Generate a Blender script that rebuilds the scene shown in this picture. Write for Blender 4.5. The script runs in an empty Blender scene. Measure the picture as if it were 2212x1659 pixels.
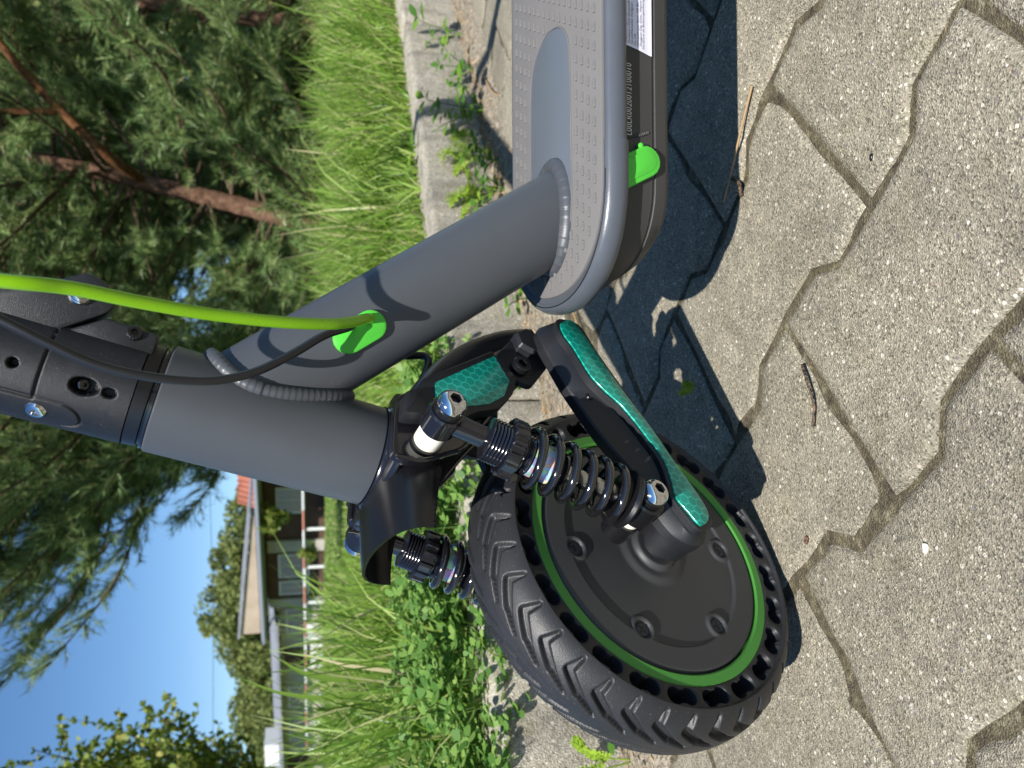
import bpy, bmesh, math, random
import numpy as np
from mathutils import Matrix, Vector
R = math.radians
rng = np.random.default_rng(7)
random.seed(7)
scene = bpy.context.scene
col = scene.collection

# ------------------------------------------------------------------ camera, sky, sun, exposure
PITCH, CAM_H = 0.24437, 0.29105
_fw = Vector((0, math.cos(PITCH), -math.sin(PITCH)))
_up = Vector((0, math.sin(PITCH), math.cos(PITCH)))
cam_d = bpy.data.cameras.new('camera')
cam_d.sensor_fit = 'HORIZONTAL'; cam_d.sensor_width = 36.0; cam_d.lens = 36.0*1661/2212
cam_d.clip_start = 0.01; cam_d.clip_end = 1500
cam_d.dof.use_dof = True; cam_d.dof.focus_distance = 0.41; cam_d.dof.aperture_fstop = 14.0
cam = bpy.data.objects.new('camera', cam_d); col.objects.link(cam)
_x, _y, _z = -_up, Vector((1, 0, 0)), -_fw          # the phone was held upright, the file is stored on its side
cam.matrix_world = Matrix(((_x.x, _y.x, _z.x, 0), (_x.y, _y.y, _z.y, 0), (_x.z, _y.z, _z.z, CAM_H), (0, 0, 0, 1)))
scene.camera = cam

SUN = Vector((-0.18, -0.88, 1.0)).normalized()       # towards the sun
world = bpy.data.worlds.new('World'); scene.world = world; world.use_nodes = True
wn = world.node_tree.nodes; wl = world.node_tree.links
sky = wn.new('ShaderNodeTexSky'); sky.sky_type = 'NISHITA'; sky.sun_disc = False
sky.sun_elevation = math.asin(SUN.z); sky.sun_rotation = math.atan2(SUN.x, SUN.y)
sky.altitude = 0; sky.air_density = 0.85; sky.dust_density = 0.0; sky.ozone_density = 3.0
hsv = wn.new('ShaderNodeHueSaturation'); hsv.inputs['Saturation'].default_value = 1.15; wl.new(sky.outputs[0], hsv.inputs['Color'])
wl.new(hsv.outputs[0], wn['Background'].inputs[0]); wn['Background'].inputs[1].default_value = 0.086
sun_d = bpy.data.lights.new('sun', 'SUN'); sun_d.energy = 5.0; sun_d.angle = R(0.53); sun_d.color = (1.0, 0.962, 0.905)
sun = bpy.data.objects.new('sun', sun_d); col.objects.link(sun)
sun.rotation_euler = (-SUN).to_track_quat('-Z', 'Y').to_euler(); sun.location = SUN*8
scene.view_settings.view_transform = 'Standard'; scene.view_settings.look = 'None'
scene.view_settings.gamma = 1.0; scene.view_settings.exposure = 0.68
scene.view_settings.use_curve_mapping = False
scene.cycles.max_bounces = 8; scene.cycles.transparent_max_bounces = 8
scene.cycles.sample_clamp_indirect = 6.0
scene.cycles.use_denoising = True

# ------------------------------------------------------------------ material helpers
def _new(name):
    m = bpy.data.materials.new(name); m.use_nodes = True
    nt = m.node_tree; return m, nt, nt.nodes, nt.links, nt.nodes['Principled BSDF']
def plain(name, base, rough=0.5, metal=0.0, spec=0.5, bump=0.0, bscale=2500, coat=0.0, var=0.0, vscale=60, dust=0.0):
    m, nt, N, K, b = _new(name)
    b.inputs['Base Color'].default_value = (*base, 1); b.inputs['Roughness'].default_value = rough
    b.inputs['Metallic'].default_value = metal; b.inputs['Specular IOR Level'].default_value = spec
    b.inputs['Coat Weight'].default_value = coat; b.inputs['Coat Roughness'].default_value = 0.08
    g = N.new('ShaderNodeNewGeometry')
    if bump:
        n = N.new('ShaderNodeTexNoise'); n.inputs['Scale'].default_value = bscale; n.inputs['Detail'].default_value = 3
        K.new(g.outputs['Position'], n.inputs['Vector'])
        bm = N.new('ShaderNodeBump'); bm.inputs['Strength'].default_value = bump; bm.inputs['Distance'].default_value = 0.0006
        K.new(n.outputs['Fac'], bm.inputs['Height']); K.new(bm.outputs[0], b.inputs['Normal'])
    if var or dust:
        n = N.new('ShaderNodeTexNoise'); n.inputs['Scale'].default_value = vscale; n.inputs['Detail'].default_value = 5
        K.new(g.outputs['Position'], n.inputs['Vector'])
        mx = N.new('ShaderNodeMix'); mx.data_type = 'RGBA'
        mx.inputs[6].default_value = tuple(c*(1-var) for c in base)+(1,)
        mx.inputs[7].default_value = tuple(c*(1+var) for c in base)+(1,)
        K.new(n.outputs['Fac'], mx.inputs[0]); out = mx.outputs[2]
        if dust:
            n2 = N.new('ShaderNodeTexNoise'); n2.inputs['Scale'].default_value = 900; n2.inputs['Detail'].default_value = 2
            K.new(g.outputs['Position'], n2.inputs['Vector'])
            r = N.new('ShaderNodeValToRGB'); r.color_ramp.elements[0].position = 0.66; r.color_ramp.elements[1].position = 0.76
            K.new(n2.outputs['Fac'], r.inputs[0])
            ml = N.new('ShaderNodeMath'); ml.operation = 'MULTIPLY'; ml.inputs[1].default_value = dust; K.new(r.outputs[0], ml.inputs[0])
            m2 = N.new('ShaderNodeMix'); m2.data_type = 'RGBA'; m2.inputs[7].default_value = (.42, .38, .32, 1)
            K.new(ml.outputs[0], m2.inputs[0]); K.new(out, m2.inputs[6]); out = m2.outputs[2]
        K.new(out, b.inputs['Base Color'])
        rr = N.new('ShaderNodeMapRange'); rr.inputs[3].default_value = max(0.02, rough-0.08); rr.inputs[4].default_value = min(1, rough+0.1)
        K.new(n.outputs['Fac'], rr.inputs[0]); K.new(rr.outputs[0], b.inputs['Roughness'])
    return m
def ramp(N, stops):
    r = N.new('ShaderNodeValToRGB'); e = r.color_ramp.elements
    while len(e) < len(stops): e.new(0.5)
    for el, (p, c) in zip(e, stops): el.position = p; el.color = (*c, 1)
    return r
def leafy(name, stops, trans=0.4, rough=0.5, spec=0.3):
    m, nt, N, K, b = _new(name)
    g = N.new('ShaderNodeNewGeometry')
    r = ramp(N, stops); K.new(g.outputs['Random Per Island'], r.inputs[0]); K.new(r.outputs[0], b.inputs['Base Color'])
    b.inputs['Roughness'].default_value = rough; b.inputs['Specular IOR Level'].default_value = spec
    t = N.new('ShaderNodeBsdfTranslucent'); hs = N.new('ShaderNodeHueSaturation'); hs.inputs['Hue'].default_value = 0.485
    hs.inputs['Value'].default_value = 1.25; K.new(r.outputs[0], hs.inputs['Color']); K.new(hs.outputs[0], t.inputs[0])
    mx = N.new('ShaderNodeMixShader'); mx.inputs[0].default_value = trans
    K.new(b.outputs[0], mx.inputs[1]); K.new(t.outputs[0], mx.inputs[2])
    K.new(mx.outputs[0], N['Material Output'].inputs[0])
    return m
def concrete(name, base, grain=700, contrast=1.0, stain=0.5, moss=0.0, streak=False):
    m, nt, N, K, b = _new(name)
    g = N.new('ShaderNodeNewGeometry'); P = g.outputs['Position']
    oi = N.new('ShaderNodeObjectInfo')
    def vor(sc):
        v = N.new('ShaderNodeTexVoronoi'); v.inputs['Scale'].default_value = sc; K.new(P, v.inputs['Vector']); return v
    def noi(sc, d=4):
        v = N.new('ShaderNodeTexNoise'); v.inputs['Scale'].default_value = sc; v.inputs['Detail'].default_value = d; K.new(P, v.inputs['Vector']); return v
    v1, v2, n1, n2, n3 = vor(grain), vor(grain*0.36), noi(9, 6), noi(55, 5), noi(grain*0.5, 3)
    dk, lt = tuple(c*(1-.50*contrast) for c in base), tuple(min(1, c*(1+.62*contrast)) for c in base)
    r1 = ramp(N, [(0, dk), (.32, tuple(c*.86 for c in base)), (.62, base), (.86, tuple(c*1.14 for c in base)), (1, lt)])
    sp = N.new('ShaderNodeSeparateColor'); K.new(v1.outputs['Color'], sp.inputs[0]); K.new(sp.outputs[0], r1.inputs[0])
    # larger pebbles of the aggregate, only some of the cells
    sp2 = N.new('ShaderNodeSeparateColor'); K.new(v2.outputs['Color'], sp2.inputs[0])
    r2 = ramp(N, [(0, (.16, .15, .15)), (.35, (.30, .24, .18)), (.7, (.52, .47, .38)), (1, (.66, .62, .54))]); K.new(sp2.outputs[1], r2.inputs[0])
    th = N.new('ShaderNodeMath'); th.operation = 'GREATER_THAN'; th.inputs[1].default_value = 0.86; K.new(sp2.outputs[0], th.inputs[0])
    dl = N.new('ShaderNodeMath'); dl.operation = 'LESS_THAN'; dl.inputs[1].default_value = 0.42; K.new(v2.outputs['Distance'], dl.inputs[0])
    tm = N.new('ShaderNodeMath'); tm.operation = 'MULTIPLY'; K.new(th.outputs[0], tm.inputs[0]); K.new(dl.outputs[0], tm.inputs[1])
    mx = N.new('ShaderNodeMix'); mx.data_type = 'RGBA'; K.new(tm.outputs[0], mx.inputs[0]); K.new(r1.outputs[0], mx.inputs[6]); K.new(r2.outputs[0], mx.inputs[7])
    # weathering
    st = ramp(N, [(.3, (1-.42*stain,)*3), (.5, (1, 1, 1)), (.75, (1+.12*stain, 1+.11*stain, 1+.08*stain))])
    if streak:
        mp = N.new('ShaderNodeMapping'); mp.inputs['Scale'].default_value = (34, 34, 5); K.new(P, mp.inputs[0])
        ns = N.new('ShaderNodeTexNoise'); ns.inputs['Scale'].default_value = 1; ns.inputs['Detail'].default_value = 5; K.new(mp.outputs[0], ns.inputs['Vector']); K.new(ns.outputs['Fac'], st.inputs[0])
    else:
        K.new(n1.outputs['Fac'], st.inputs[0])
    st2 = ramp(N, [(.32, (.84,)*3), (.62, (1.04,)*3)]); K.new(n2.outputs['Fac'], st2.inputs[0])
    a = N.new('ShaderNodeMix'); a.data_type = 'RGBA'; a.blend_type = 'MULTIPLY'; a.inputs[0].default_value = 1; K.new(mx.outputs[2], a.inputs[6]); K.new(st.outputs[0], a.inputs[7])
    a2 = N.new('ShaderNodeMix'); a2.data_type = 'RGBA'; a2.blend_type = 'MULTIPLY'; a2.inputs[0].default_value = 1; K.new(a.outputs[2], a2.inputs[6]); K.new(st2.outputs[0], a2.inputs[7])
    # every stone a touch lighter or darker
    mr = N.new('ShaderNodeMapRange'); mr.inputs[3].default_value = .86; mr.inputs[4].default_value = 1.10; K.new(oi.outputs['Random'], mr.inputs[0])
    a3 = N.new('ShaderNodeMix'); a3.data_type = 'RGBA'; a3.blend_type = 'MULTIPLY'; a3.inputs[0].default_value = 1; K.new(a2.outputs[2], a3.inputs[6]); K.new(mr.outputs[0], a3.inputs[7])
    # white lichen spots
    n4 = noi(26, 4); lr = ramp(N, [(.735, (0, 0, 0)), (.765, (1, 1, 1))]); K.new(n4.outputs['Fac'], lr.inputs[0])
    lm = N.new('ShaderNodeMath'); lm.operation = 'MULTIPLY'; lm.inputs[1].default_value = .75; K.new(lr.outputs[0], lm.inputs[0])
    a4 = N.new('ShaderNodeMix'); a4.data_type = 'RGBA'; a4.inputs[7].default_value = (.62, .61, .58, 1); K.new(lm.outputs[0], a4.inputs[0]); K.new(a3.outputs[2], a4.inputs[6])
    out = a4.outputs[2]
    if moss:
        n5 = noi(38, 5); mr2 = ramp(N, [(.56, (0, 0, 0)), (.66, (1, 1, 1))]); K.new(n5.outputs['Fac'], mr2.inputs[0])
        mm = N.new('ShaderNodeMath'); mm.operation = 'MULTIPLY'; mm.inputs[1].default_value = moss; K.new(mr2.outputs[0], mm.inputs[0])
        a5 = N.new('ShaderNodeMix'); a5.data_type = 'RGBA'; a5.inputs[7].default_value = (.19, .165, .06, 1); K.new(mm.outputs[0], a5.inputs[0]); K.new(out, a5.inputs[6]); out = a5.outputs[2]
    K.new(out, b.inputs['Base Color']); b.inputs['Roughness'].default_value = .93; b.inputs['Specular IOR Level'].default_value = .25
    ad = N.new('ShaderNodeMath'); ad.operation = 'ADD'; K.new(v1.outputs['Distance'], ad.inputs[0]); K.new(n3.outputs['Fac'], ad.inputs[1])
    bp = N.new('ShaderNodeBump'); bp.inputs['Strength'].default_value = .75; bp.inputs['Distance'].default_value = .0009
    K.new(ad.outputs[0], bp.inputs['Height']); K.new(bp.outputs[0], b.inputs['Normal'])
    return m
def soil(name, stops, scale=90, bump=1.0, vr=(.55, 1.5), vs=520):
    m, nt, N, K, b = _new(name)
    g = N.new('ShaderNodeNewGeometry')
    n = N.new('ShaderNodeTexNoise'); n.inputs['Scale'].default_value = scale; n.inputs['Detail'].default_value = 8; n.inputs['Roughness'].default_value = .7; K.new(g.outputs['Position'], n.inputs['Vector'])
    v = N.new('ShaderNodeTexVoronoi'); v.inputs['Scale'].default_value = vs; K.new(g.outputs['Position'], v.inputs['Vector'])
    r = ramp(N, stops); K.new(n.outputs['Fac'], r.inputs[0])
    sp = N.new('ShaderNodeSeparateColor'); K.new(v.outputs['Color'], sp.inputs[0])
    mr = N.new('ShaderNodeMapRange'); mr.inputs[3].default_value = vr[0]; mr.inputs[4].default_value = vr[1]; K.new(sp.outputs[0], mr.inputs[0])
    a = N.new('ShaderNodeMix'); a.data_type = 'RGBA'; a.blend_type = 'MULTIPLY'; a.inputs[0].default_value = 1; K.new(r.outputs[0], a.inputs[6]); K.new(mr.outputs[0], a.inputs[7])
    K.new(a.outputs[2], b.inputs['Base Color']); b.inputs['Roughness'].default_value = 1; b.inputs['Specular IOR Level'].default_value = .1
    bp = N.new('ShaderNodeBump'); bp.inputs['Strength'].default_value = bump; bp.inputs['Distance'].default_value = .003
    ad = N.new('ShaderNodeMath'); ad.operation = 'ADD'; K.new(n.outputs['Fac'], ad.inputs[0]); K.new(v.outputs['Distance'], ad.inputs[1])
    K.new(ad.outputs[0], bp.inputs['Height']); K.new(bp.outputs[0], b.inputs['Normal'])
    return m
def reflector(name):
    """green prismatic tape: hexagonal cells between paler seams (object coordinates, cell 5.2 mm)"""
    m, nt, N, K, b = _new(name)
    tc = N.new('ShaderNodeTexCoord')
    def vm(op, *ins):
        n = N.new('ShaderNodeVectorMath'); n.operation = op
        for i, v in enumerate(ins):
            if isinstance(v, tuple): n.inputs[i].default_value = v
            else: K.new(v, n.inputs[i])
        return n
    p = vm('MULTIPLY', tc.outputs['Object'], (1/.0056, 1/.0056, 0)).outputs[0]
    H = (1, 1.7320508, 1); h = (.5, .8660254, .5)
    def cell(q):
        f = vm('FRACTION', vm('DIVIDE', q, H).outputs[0]).outputs[0]
        return vm('SUBTRACT', vm('MULTIPLY', f, H).outputs[0], (.5, .8660254, 0)).outputs[0]
    A, B = cell(p), cell(vm('SUBTRACT', p, h).outputs[0])
    la, lb = vm('LENGTH', A).outputs['Value'], vm('LENGTH', B).outputs['Value']
    lt = N.new('ShaderNodeMath'); lt.operation = 'LESS_THAN'; K.new(la, lt.inputs[0]); K.new(lb, lt.inputs[1])
    mv = N.new('ShaderNodeMix'); mv.data_type = 'VECTOR'; K.new(lt.outputs[0], mv.inputs[0]); K.new(B, mv.inputs[4]); K.new(A, mv.inputs[5])
    q = vm('ABSOLUTE', mv.outputs[1]).outputs[0]
    d1 = vm('DOT_PRODUCT', q, (.5, .8660254, 0)).outputs['Value']
    sx = N.new('ShaderNodeSeparateXYZ'); K.new(q, sx.inputs[0])
    mx = N.new('ShaderNodeMath'); mx.operation = 'MAXIMUM'; K.new(d1, mx.inputs[0]); K.new(sx.outputs[0], mx.inputs[1])
    r = ramp(N, [(.42, (0, 0, 0)), (.47, (1, 1, 1))]); K.new(mx.outputs[0], r.inputs[0])
    cid = vm('SUBTRACT', p, mv.outputs[1]).outputs[0]
    wn_ = N.new('ShaderNodeTexWhiteNoise'); wn_.noise_dimensions = '2D'
    rd = vm('SNAP', vm('ADD', cid, (.25, .25, 0)).outputs[0], (.5, .5, 1)).outputs[0]; K.new(rd, wn_.inputs['Vector'])
    nz = N.new('ShaderNodeTexNoise'); nz.inputs['Scale'].default_value = 55; K.new(tc.outputs['Object'], nz.inputs['Vector'])
    ad = N.new('ShaderNodeMath'); ad.operation = 'MULTIPLY_ADD'; ad.inputs[1].default_value = .25; K.new(wn_.outputs[0], ad.inputs[0]); K.new(nz.outputs['Fac'], ad.inputs[2])
    rc = ramp(N, [(.35, (.0, .22, .160)), (.75, (.0, .27, .20)), (1.0, (.01, .37, .29))]); K.new(ad.outputs[0], rc.inputs[0])
    mc = N.new('ShaderNodeMix'); mc.data_type = 'RGBA'; mc.inputs[7].default_value = (.02, .42, .33, 1)
    K.new(r.outputs[0], mc.inputs[0]); K.new(rc.outputs[0], mc.inputs[6]); K.new(mc.outputs[2], b.inputs['Base Color'])
    b.inputs['Roughness'].default_value = .3; b.inputs['Metallic'].default_value = .25; b.inputs['Coat Weight'].default_value = .7; b.inputs['Coat Roughness'].default_value = .12
    bp = N.new('ShaderNodeBump'); bp.inputs['Strength'].default_value = .25; bp.inputs['Distance'].default_value = .0004
    K.new(r.outputs[0], bp.inputs['Height']); K.new(bp.outputs[0], b.inputs['Normal'])
    return m
def hologram(name):
    m, nt, N, K, b = _new(name)
    g = N.new('ShaderNodeNewGeometry')
    v = N.new('ShaderNodeTexVoronoi'); v.inputs['Scale'].default_value = 260; K.new(g.outputs['Position'], v.inputs['Vector'])
    sp = N.new('ShaderNodeSeparateColor'); K.new(v.outputs['Color'], sp.inputs[0])
    hs = N.new('ShaderNodeCombineColor'); hs.mode = 'HSV'; K.new(sp.outputs[0], hs.inputs[0]); hs.inputs[1].default_value = .45
    mr = N.new('ShaderNodeMapRange'); mr.inputs[3].default_value = .45; mr.inputs[4].default_value = 1.0; K.new(sp.outputs[1], mr.inputs[0]); K.new(mr.outputs[0], hs.inputs[2])
    K.new(hs.outputs[0], b.inputs['Base Color']); b.inputs['Metallic'].default_value = .3; b.inputs['Roughness'].default_value = .3
    bp = N.new('ShaderNodeBump'); bp.inputs['Strength'].default_value = .8; bp.inputs['Distance'].default_value = .0008
    K.new(sp.outputs[2], bp.inputs['Height']); K.new(bp.outputs[0], b.inputs['Normal'])
    return m
def tiled(name, c1, c2, sx, sz):
    m, nt, N, K, b = _new(name)
    g = N.new('ShaderNodeNewGeometry'); n = N.new('ShaderNodeTexNoise'); n.inputs['Scale'].default_value = 1.3; n.inputs['Detail'].default_value = 8; K.new(g.outputs['Position'], n.inputs['Vector'])
    r = ramp(N, [(.3, c1), (.7, c2)]); K.new(n.outputs['Fac'], r.inputs[0]); K.new(r.outputs[0], b.inputs['Base Color']); b.inputs['Roughness'].default_value = .9
    return m

M = {}
M['paver'] = concrete('paver_concrete', (.282, .255, .193), 1080, 1.35, .72, .12)
M['kerb'] = concrete('kerb_concrete', (.37, .34, .275), 620, .8, .85, .2, True)
M['soil'] = soil('strip_soil', [(.25, (.09, .072, .053)), (.42, (.19, .16, .12)), (.58, (.27, .235, .18)), (.8, (.38, .345, .28))], 110, .5)
M['joint'] = soil('joint_sand', [(.3, (.035, .029, .021)), (.44, (.085, .071, .050)), (.56, (.125, .108, .066)), (.68, (.27, .235, .17))], 120, .5, (.72, 1.3), 900)
M['lawn'] = soil('lawn_soil', [(.3, (.045, .07, .018)), (.55, (.10, .15, .035)), (.8, (.20, .22, .08))], 14)
M['moss'] = leafy('moss', [(0, (.07, .075, .02)), (.5, (.14, .13, .035)), (1, (.22, .19, .07))], .1, .9, .1)
M['frame'] = plain('grey_frame_paint', (.058, .063, .071), .36, 0, .5, .2, 2200, 0, .10, 26, .02)
M['rim_trim'] = plain('grey_trim', (.072, .081, .097), .34, 0, .5, .1, 1500, 0, .05, 60)
M['case'] = plain('battery_case_black', (.040, .038, .036), .5, 0, .45, .25, 1600, 0, .1, 50)
M['mat'] = plain('grey_rubber_mat', (.142, .136, .132), .75, 0, .3, .15, 3000, 0, .1, 45)
M['inlay'] = plain('grey_inlay', (.098, .113, .132), .42, 0, .5, .05, 900, 0, .04, 30)
M['green'] = plain('green_plastic', (.075, .50, .045), .36, 0, .45, .1, 1500, 0, .08, 120)
M['lime'] = plain('lime_cable', (.22, .47, .008), .26, 0, .5, .03, 2500, 0, .06, 60)
M['cable'] = plain('black_cable', (.014, .014, .016), .33, 0, .5)
M['stem'] = plain('black_powder_coat', (.008, .0085, .010), .4, 0, .5, .4, 3200, 0, .1, 80, .13)
M['gloss'] = plain('gloss_black_enamel', (.008, .008, .011), .14, 0, .6, .06, 400, .5)
M['satin'] = plain('satin_black', (.006, .006, .007), .3, 0, .55, .1, 900)
M['plastic'] = plain('black_plastic', (.010, .0105, .013), .45, 0, .5, .25, 2600, 0, .15, 90)
M['spring'] = plain('black_spring_enamel', (.008, .0075, .009), .10, .1, .7, .12, 260, .9)
M['chrome'] = plain('chrome', (.72, .72, .74), .08, 1.0, .5)
M['steel'] = plain('shock_rod_steel', (.46, .47, .47), .2, 1.0, .5, .08, 900)
M['nylon'] = plain('white_nylon', (.80, .78, .66), .35, 0, .5)
M['tyre'] = plain('tyre_rubber', (.018, .0185, .0205), .46, 0, .42, .25, 1600, 0, .25, 45, .14)
M['rim'] = plain('green_rim_paint', (.06, .235, .038), .45, 0, .4, .1, 1200)
M['cover'] = plain('motor_cover_grey', (.043, .044, .046), .5, .15, .5, .22, 3800, 0, .1, 40, .03)
M['screw'] = plain('black_screw', (.012, .012, .012), .35, .5, .5)
M['label'] = plain('white_sticker', (.74, .72, .82), .4, 0, .4)
M['ink'] = plain('black_ink', (.012, .012, .015), .5)
M['redink'] = plain('red_ink', (.5, .03, .03), .5)
M['serial'] = plain('engraved_serial', (.62, .58, .52), .6)
M['teal'] = reflector('green_reflective_tape')
M['holo'] = hologram('holographic_foil')
M['grass'] = leafy('grass_blades', [(0, (.085, .17, .02)), (.3, (.16, .29, .035)), (.6, (.26, .40, .07)), (.85, (.38, .48, .14)), (.93, (.46, .46, .20)), (1, (.52, .44, .25))], .45, .42, .35)
M['clover'] = leafy('clover_leaves', [(0, (.075, .18, .035)), (.5, (.145, .28, .06)), (1, (.26, .40, .10))], .42, .5, .3)
M['weed'] = leafy('weed_leaves', [(0, (.06, .16, .025)), (.6, (.13, .27, .04)), (1, (.26, .40, .05))], .42, .5, .3)
M['fern'] = leafy('feathery_weed_leaves', [(0, (.18, .32, .03)), (1, (.38, .52, .06))], .45, .55, .25)
M['needle'] = leafy('pine_needles', [(0, (.065, .125, .035)), (.4, (.15, .245, .075)), (.8, (.27, .37, .14)), (.95, (.35, .40, .15)), (1, (.40, .27, .12))], .36, .42, .5)
M['bud'] = plain('yellow_green_cone', (.42, .46, .07), .6)
M['bark'] = soil('pine_bark', [(.3, (.07, .04, .028)), (.5, (.17, .095, .062)), (.7, (.30, .185, .13))], 26)
M['bark_orange'] = soil('orange_pine_bark', [(.3, (.06, .03, .014)), (.5, (.15, .066, .028)), (.75, (.25, .14, .075))], 30)
M['twig'] = soil('twig_bark', [(.3, (.06, .042, .03)), (.7, (.19, .135, .09))], 60)
M['dry'] = leafy('dry_straw', [(0, (.30, .17, .07)), (.5, (.45, .31, .16)), (1, (.60, .50, .33))], .15, .7, .2)
M['shrub'] = leafy('shrub_leaves', [(0, (.08, .14, .022)), (.45, (.19, .27, .045)), (.8, (.32, .38, .08)), (1, (.46, .44, .13))], .48, .4, .4)
M['far_leaf'] = leafy('far_tree_leaves', [(0, (.08, .11, .03)), (.5, (.16, .20, .06)), (1, (.27, .30, .10))], .3, .6, .2)
M['far_bark'] = plain('far_bark', (.11, .085, .06), .9)
M['roof_red'] = tiled('red_roof_tile', (.24, .075, .045), (.36, .13, .08), 1, 1)
M['roof_grey'] = tiled('grey_sheet_roof', (.15, .16, .18), (.25, .26, .29), 1, 1)
M['wall_tan'] = tiled('tan_render', (.30, .235, .165), (.40, .32, .24), 1, 1)
M['wall_cream'] = tiled('cream_render', (.30, .27, .23), (.42, .39, .34), 1, 1)
M['brown_wood'] = tiled('dark_brown_wood', (.05, .025, .018), (.10, .05, .035), 1, 1)
M['white'] = plain('white_paint', (.62, .62, .60), .5)
M['redpaint'] = plain('faded_red_paint', (.42, .17, .12), .6)
M['pane'] = plain('window_glass', (.05, .06, .07), .06, 0, .8)
M['gutter'] = plain('grey_gutter', (.33, .36, .40), .35, .5)

# ------------------------------------------------------------------ mesh helpers
def nrm(v): v = np.asarray(v, float); return v/np.linalg.norm(v)
class MB:
    def __init__(s): s.v = []; s.f = []; s.n = 0
    def add(s, v, f):
        v = np.asarray(v, float); s.v.append(v); o = s.n
        s.f.extend([[i+o for i in q] for q in f]); s.n += len(v); return s
def mesh_from(name, v, f, mat, angle=38):
    me = bpy.data.meshes.new(name)
    me.from_pydata(v.tolist() if hasattr(v, 'tolist') else v, [], f); me.materials.append(mat)
    me.polygons.foreach_set('use_smooth', [True]*len(me.polygons))
    if angle is not None and angle < 180: me.set_sharp_from_angle(angle=R(angle))
    me.update(); return me
def attach(o, parent):
    if parent is not None:
        o.parent = parent; o.matrix_parent_inverse = WORLD[parent.name].inverted()
WORLD = {}
def link(name, me, parent=None, mtx=None, label=None):
    o = bpy.data.objects.new(name, me); col.objects.link(o)
    m = mtx if mtx is not None else Matrix.Identity(4)
    o.matrix_basis = m; WORLD[o.name] = m.copy(); attach(o, parent)
    if label: o['label'] = label
    return o
def build(mb, name, mat, parent=None, angle=38, label=None, fix=True, mtx=None):
    v = np.vstack(mb.v); me = mesh_from(name, v, mb.f, mat, None)
    if fix:
        bm = bmesh.new(); bm.from_mesh(me); bmesh.ops.recalc_face_normals(bm, faces=bm.faces); bm.to_mesh(me); bm.free()
    me.polygons.foreach_set('use_smooth', [True]*len(me.polygons))
    me.set_sharp_from_angle(angle=R(angle)); me.update()
    return link(name, me, parent, mtx, label)
def tri_object(name, V, mat, parent=None, nper=3, label=None):
    """V: (n, nper, 3) loose polygons, made with bulk arrays"""
    n = len(V); me = bpy.data.meshes.new(name)
    me.vertices.add(n*nper); me.vertices.foreach_set('co', V.reshape(-1).astype(np.float32))
    me.loops.add(n*nper); me.loops.foreach_set('vertex_index', np.arange(n*nper, dtype=np.int32))
    me.polygons.add(n); me.polygons.foreach_set('loop_start', np.arange(0, n*nper, nper, dtype=np.int32))
    me.update(calc_edges=True); me.materials.append(mat)
    return link(name, me, parent, None, label)
def quads_object(name, V, F, mat, parent=None, smooth=True, label=None):
    """V (n,3), F (m,k) index array"""
    m, k = F.shape; me = bpy.data.meshes.new(name)
    me.vertices.add(len(V)); me.vertices.foreach_set('co', np.asarray(V, np.float32).reshape(-1))
    me.loops.add(m*k); me.loops.foreach_set('vertex_index', F.reshape(-1).astype(np.int32))
    me.polygons.add(m); me.polygons.foreach_set('loop_start', np.arange(0, m*k, k, dtype=np.int32))
    me.polygons.foreach_set('use_smooth', [smooth]*m)
    me.update(calc_edges=True); me.materials.append(mat)
    return link(name, me, parent, None, label)
def empty(name, loc, label=None, cat=None, group=None, kind=None):
    o = bpy.data.objects.new(name, None); col.objects.link(o); o.empty_display_size = .05
    o.location = loc; WORLD[o.name] = Matrix.Translation(Vector(loc)); tag(o, label, cat, group, kind); return o
def tag(o, label=None, cat=None, group=None, kind=None):
    if label: o['label'] = label
    if cat: o['category'] = cat
    if group: o['group'] = group
    if kind: o['kind'] = kind
    return o
def tube(mb, pts, rad, n=12, cap=True):
    P = np.asarray(pts, float); k = len(P); rad = np.broadcast_to(np.asarray(rad, float), (k,))
    T = np.gradient(P, axis=0); T /= np.linalg.norm(T, axis=1)[:, None]
    a = np.array([0, 0, 1.]) if abs(T[0][2]) < .9 else np.array([1., 0, 0])
    u = nrm(np.cross(T[0], a)); t = np.linspace(0, 2*math.pi, n, endpoint=False); V = []
    for i in range(k):
        u = nrm(u-T[i]*(u@T[i])); w_ = np.cross(T[i], u)
        V.append(P[i]+rad[i]*(np.cos(t)[:, None]*u+np.sin(t)[:, None]*w_))
    F = [[i*n+j, i*n+(j+1) % n, (i+1)*n+(j+1) % n, (i+1)*n+j] for i in range(k-1) for j in range(n)]
    if cap: F += [list(range(n))[::-1], [(k-1)*n+j for j in range(n)]]
    return mb.add(np.vstack(V), F)
def lathe(mb, o, ax, prof, n=24, mod=None):
    """prof: [(t along axis, radius)], radius 0 closes; mod(angle)->radius factor"""
    o = np.asarray(o, float); ax = nrm(ax)
    u = nrm(np.cross(ax, [.31, .52, .79])); w_ = np.cross(ax, u); t = np.linspace(0, 2*math.pi, n, endpoint=False)
    V = []; F = []
    for i, (h, r) in enumerate(prof):
        r = max(r, 1e-6); rr = r*(mod(t, i) if mod else 1)
        V.append(o+ax*h+(np.cos(t)*rr)[:, None]*u+(np.sin(t)*rr)[:, None]*w_)
    k = len(prof)
    F = [[i*n+j, i*n+(j+1) % n, (i+1)*n+(j+1) % n, (i+1)*n+j] for i in range(k-1) for j in range(n)]
    F += [list(range(n))[::-1], [(k-1)*n+j for j in range(n)]]
    return mb.add(np.vstack(V), F)
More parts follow.
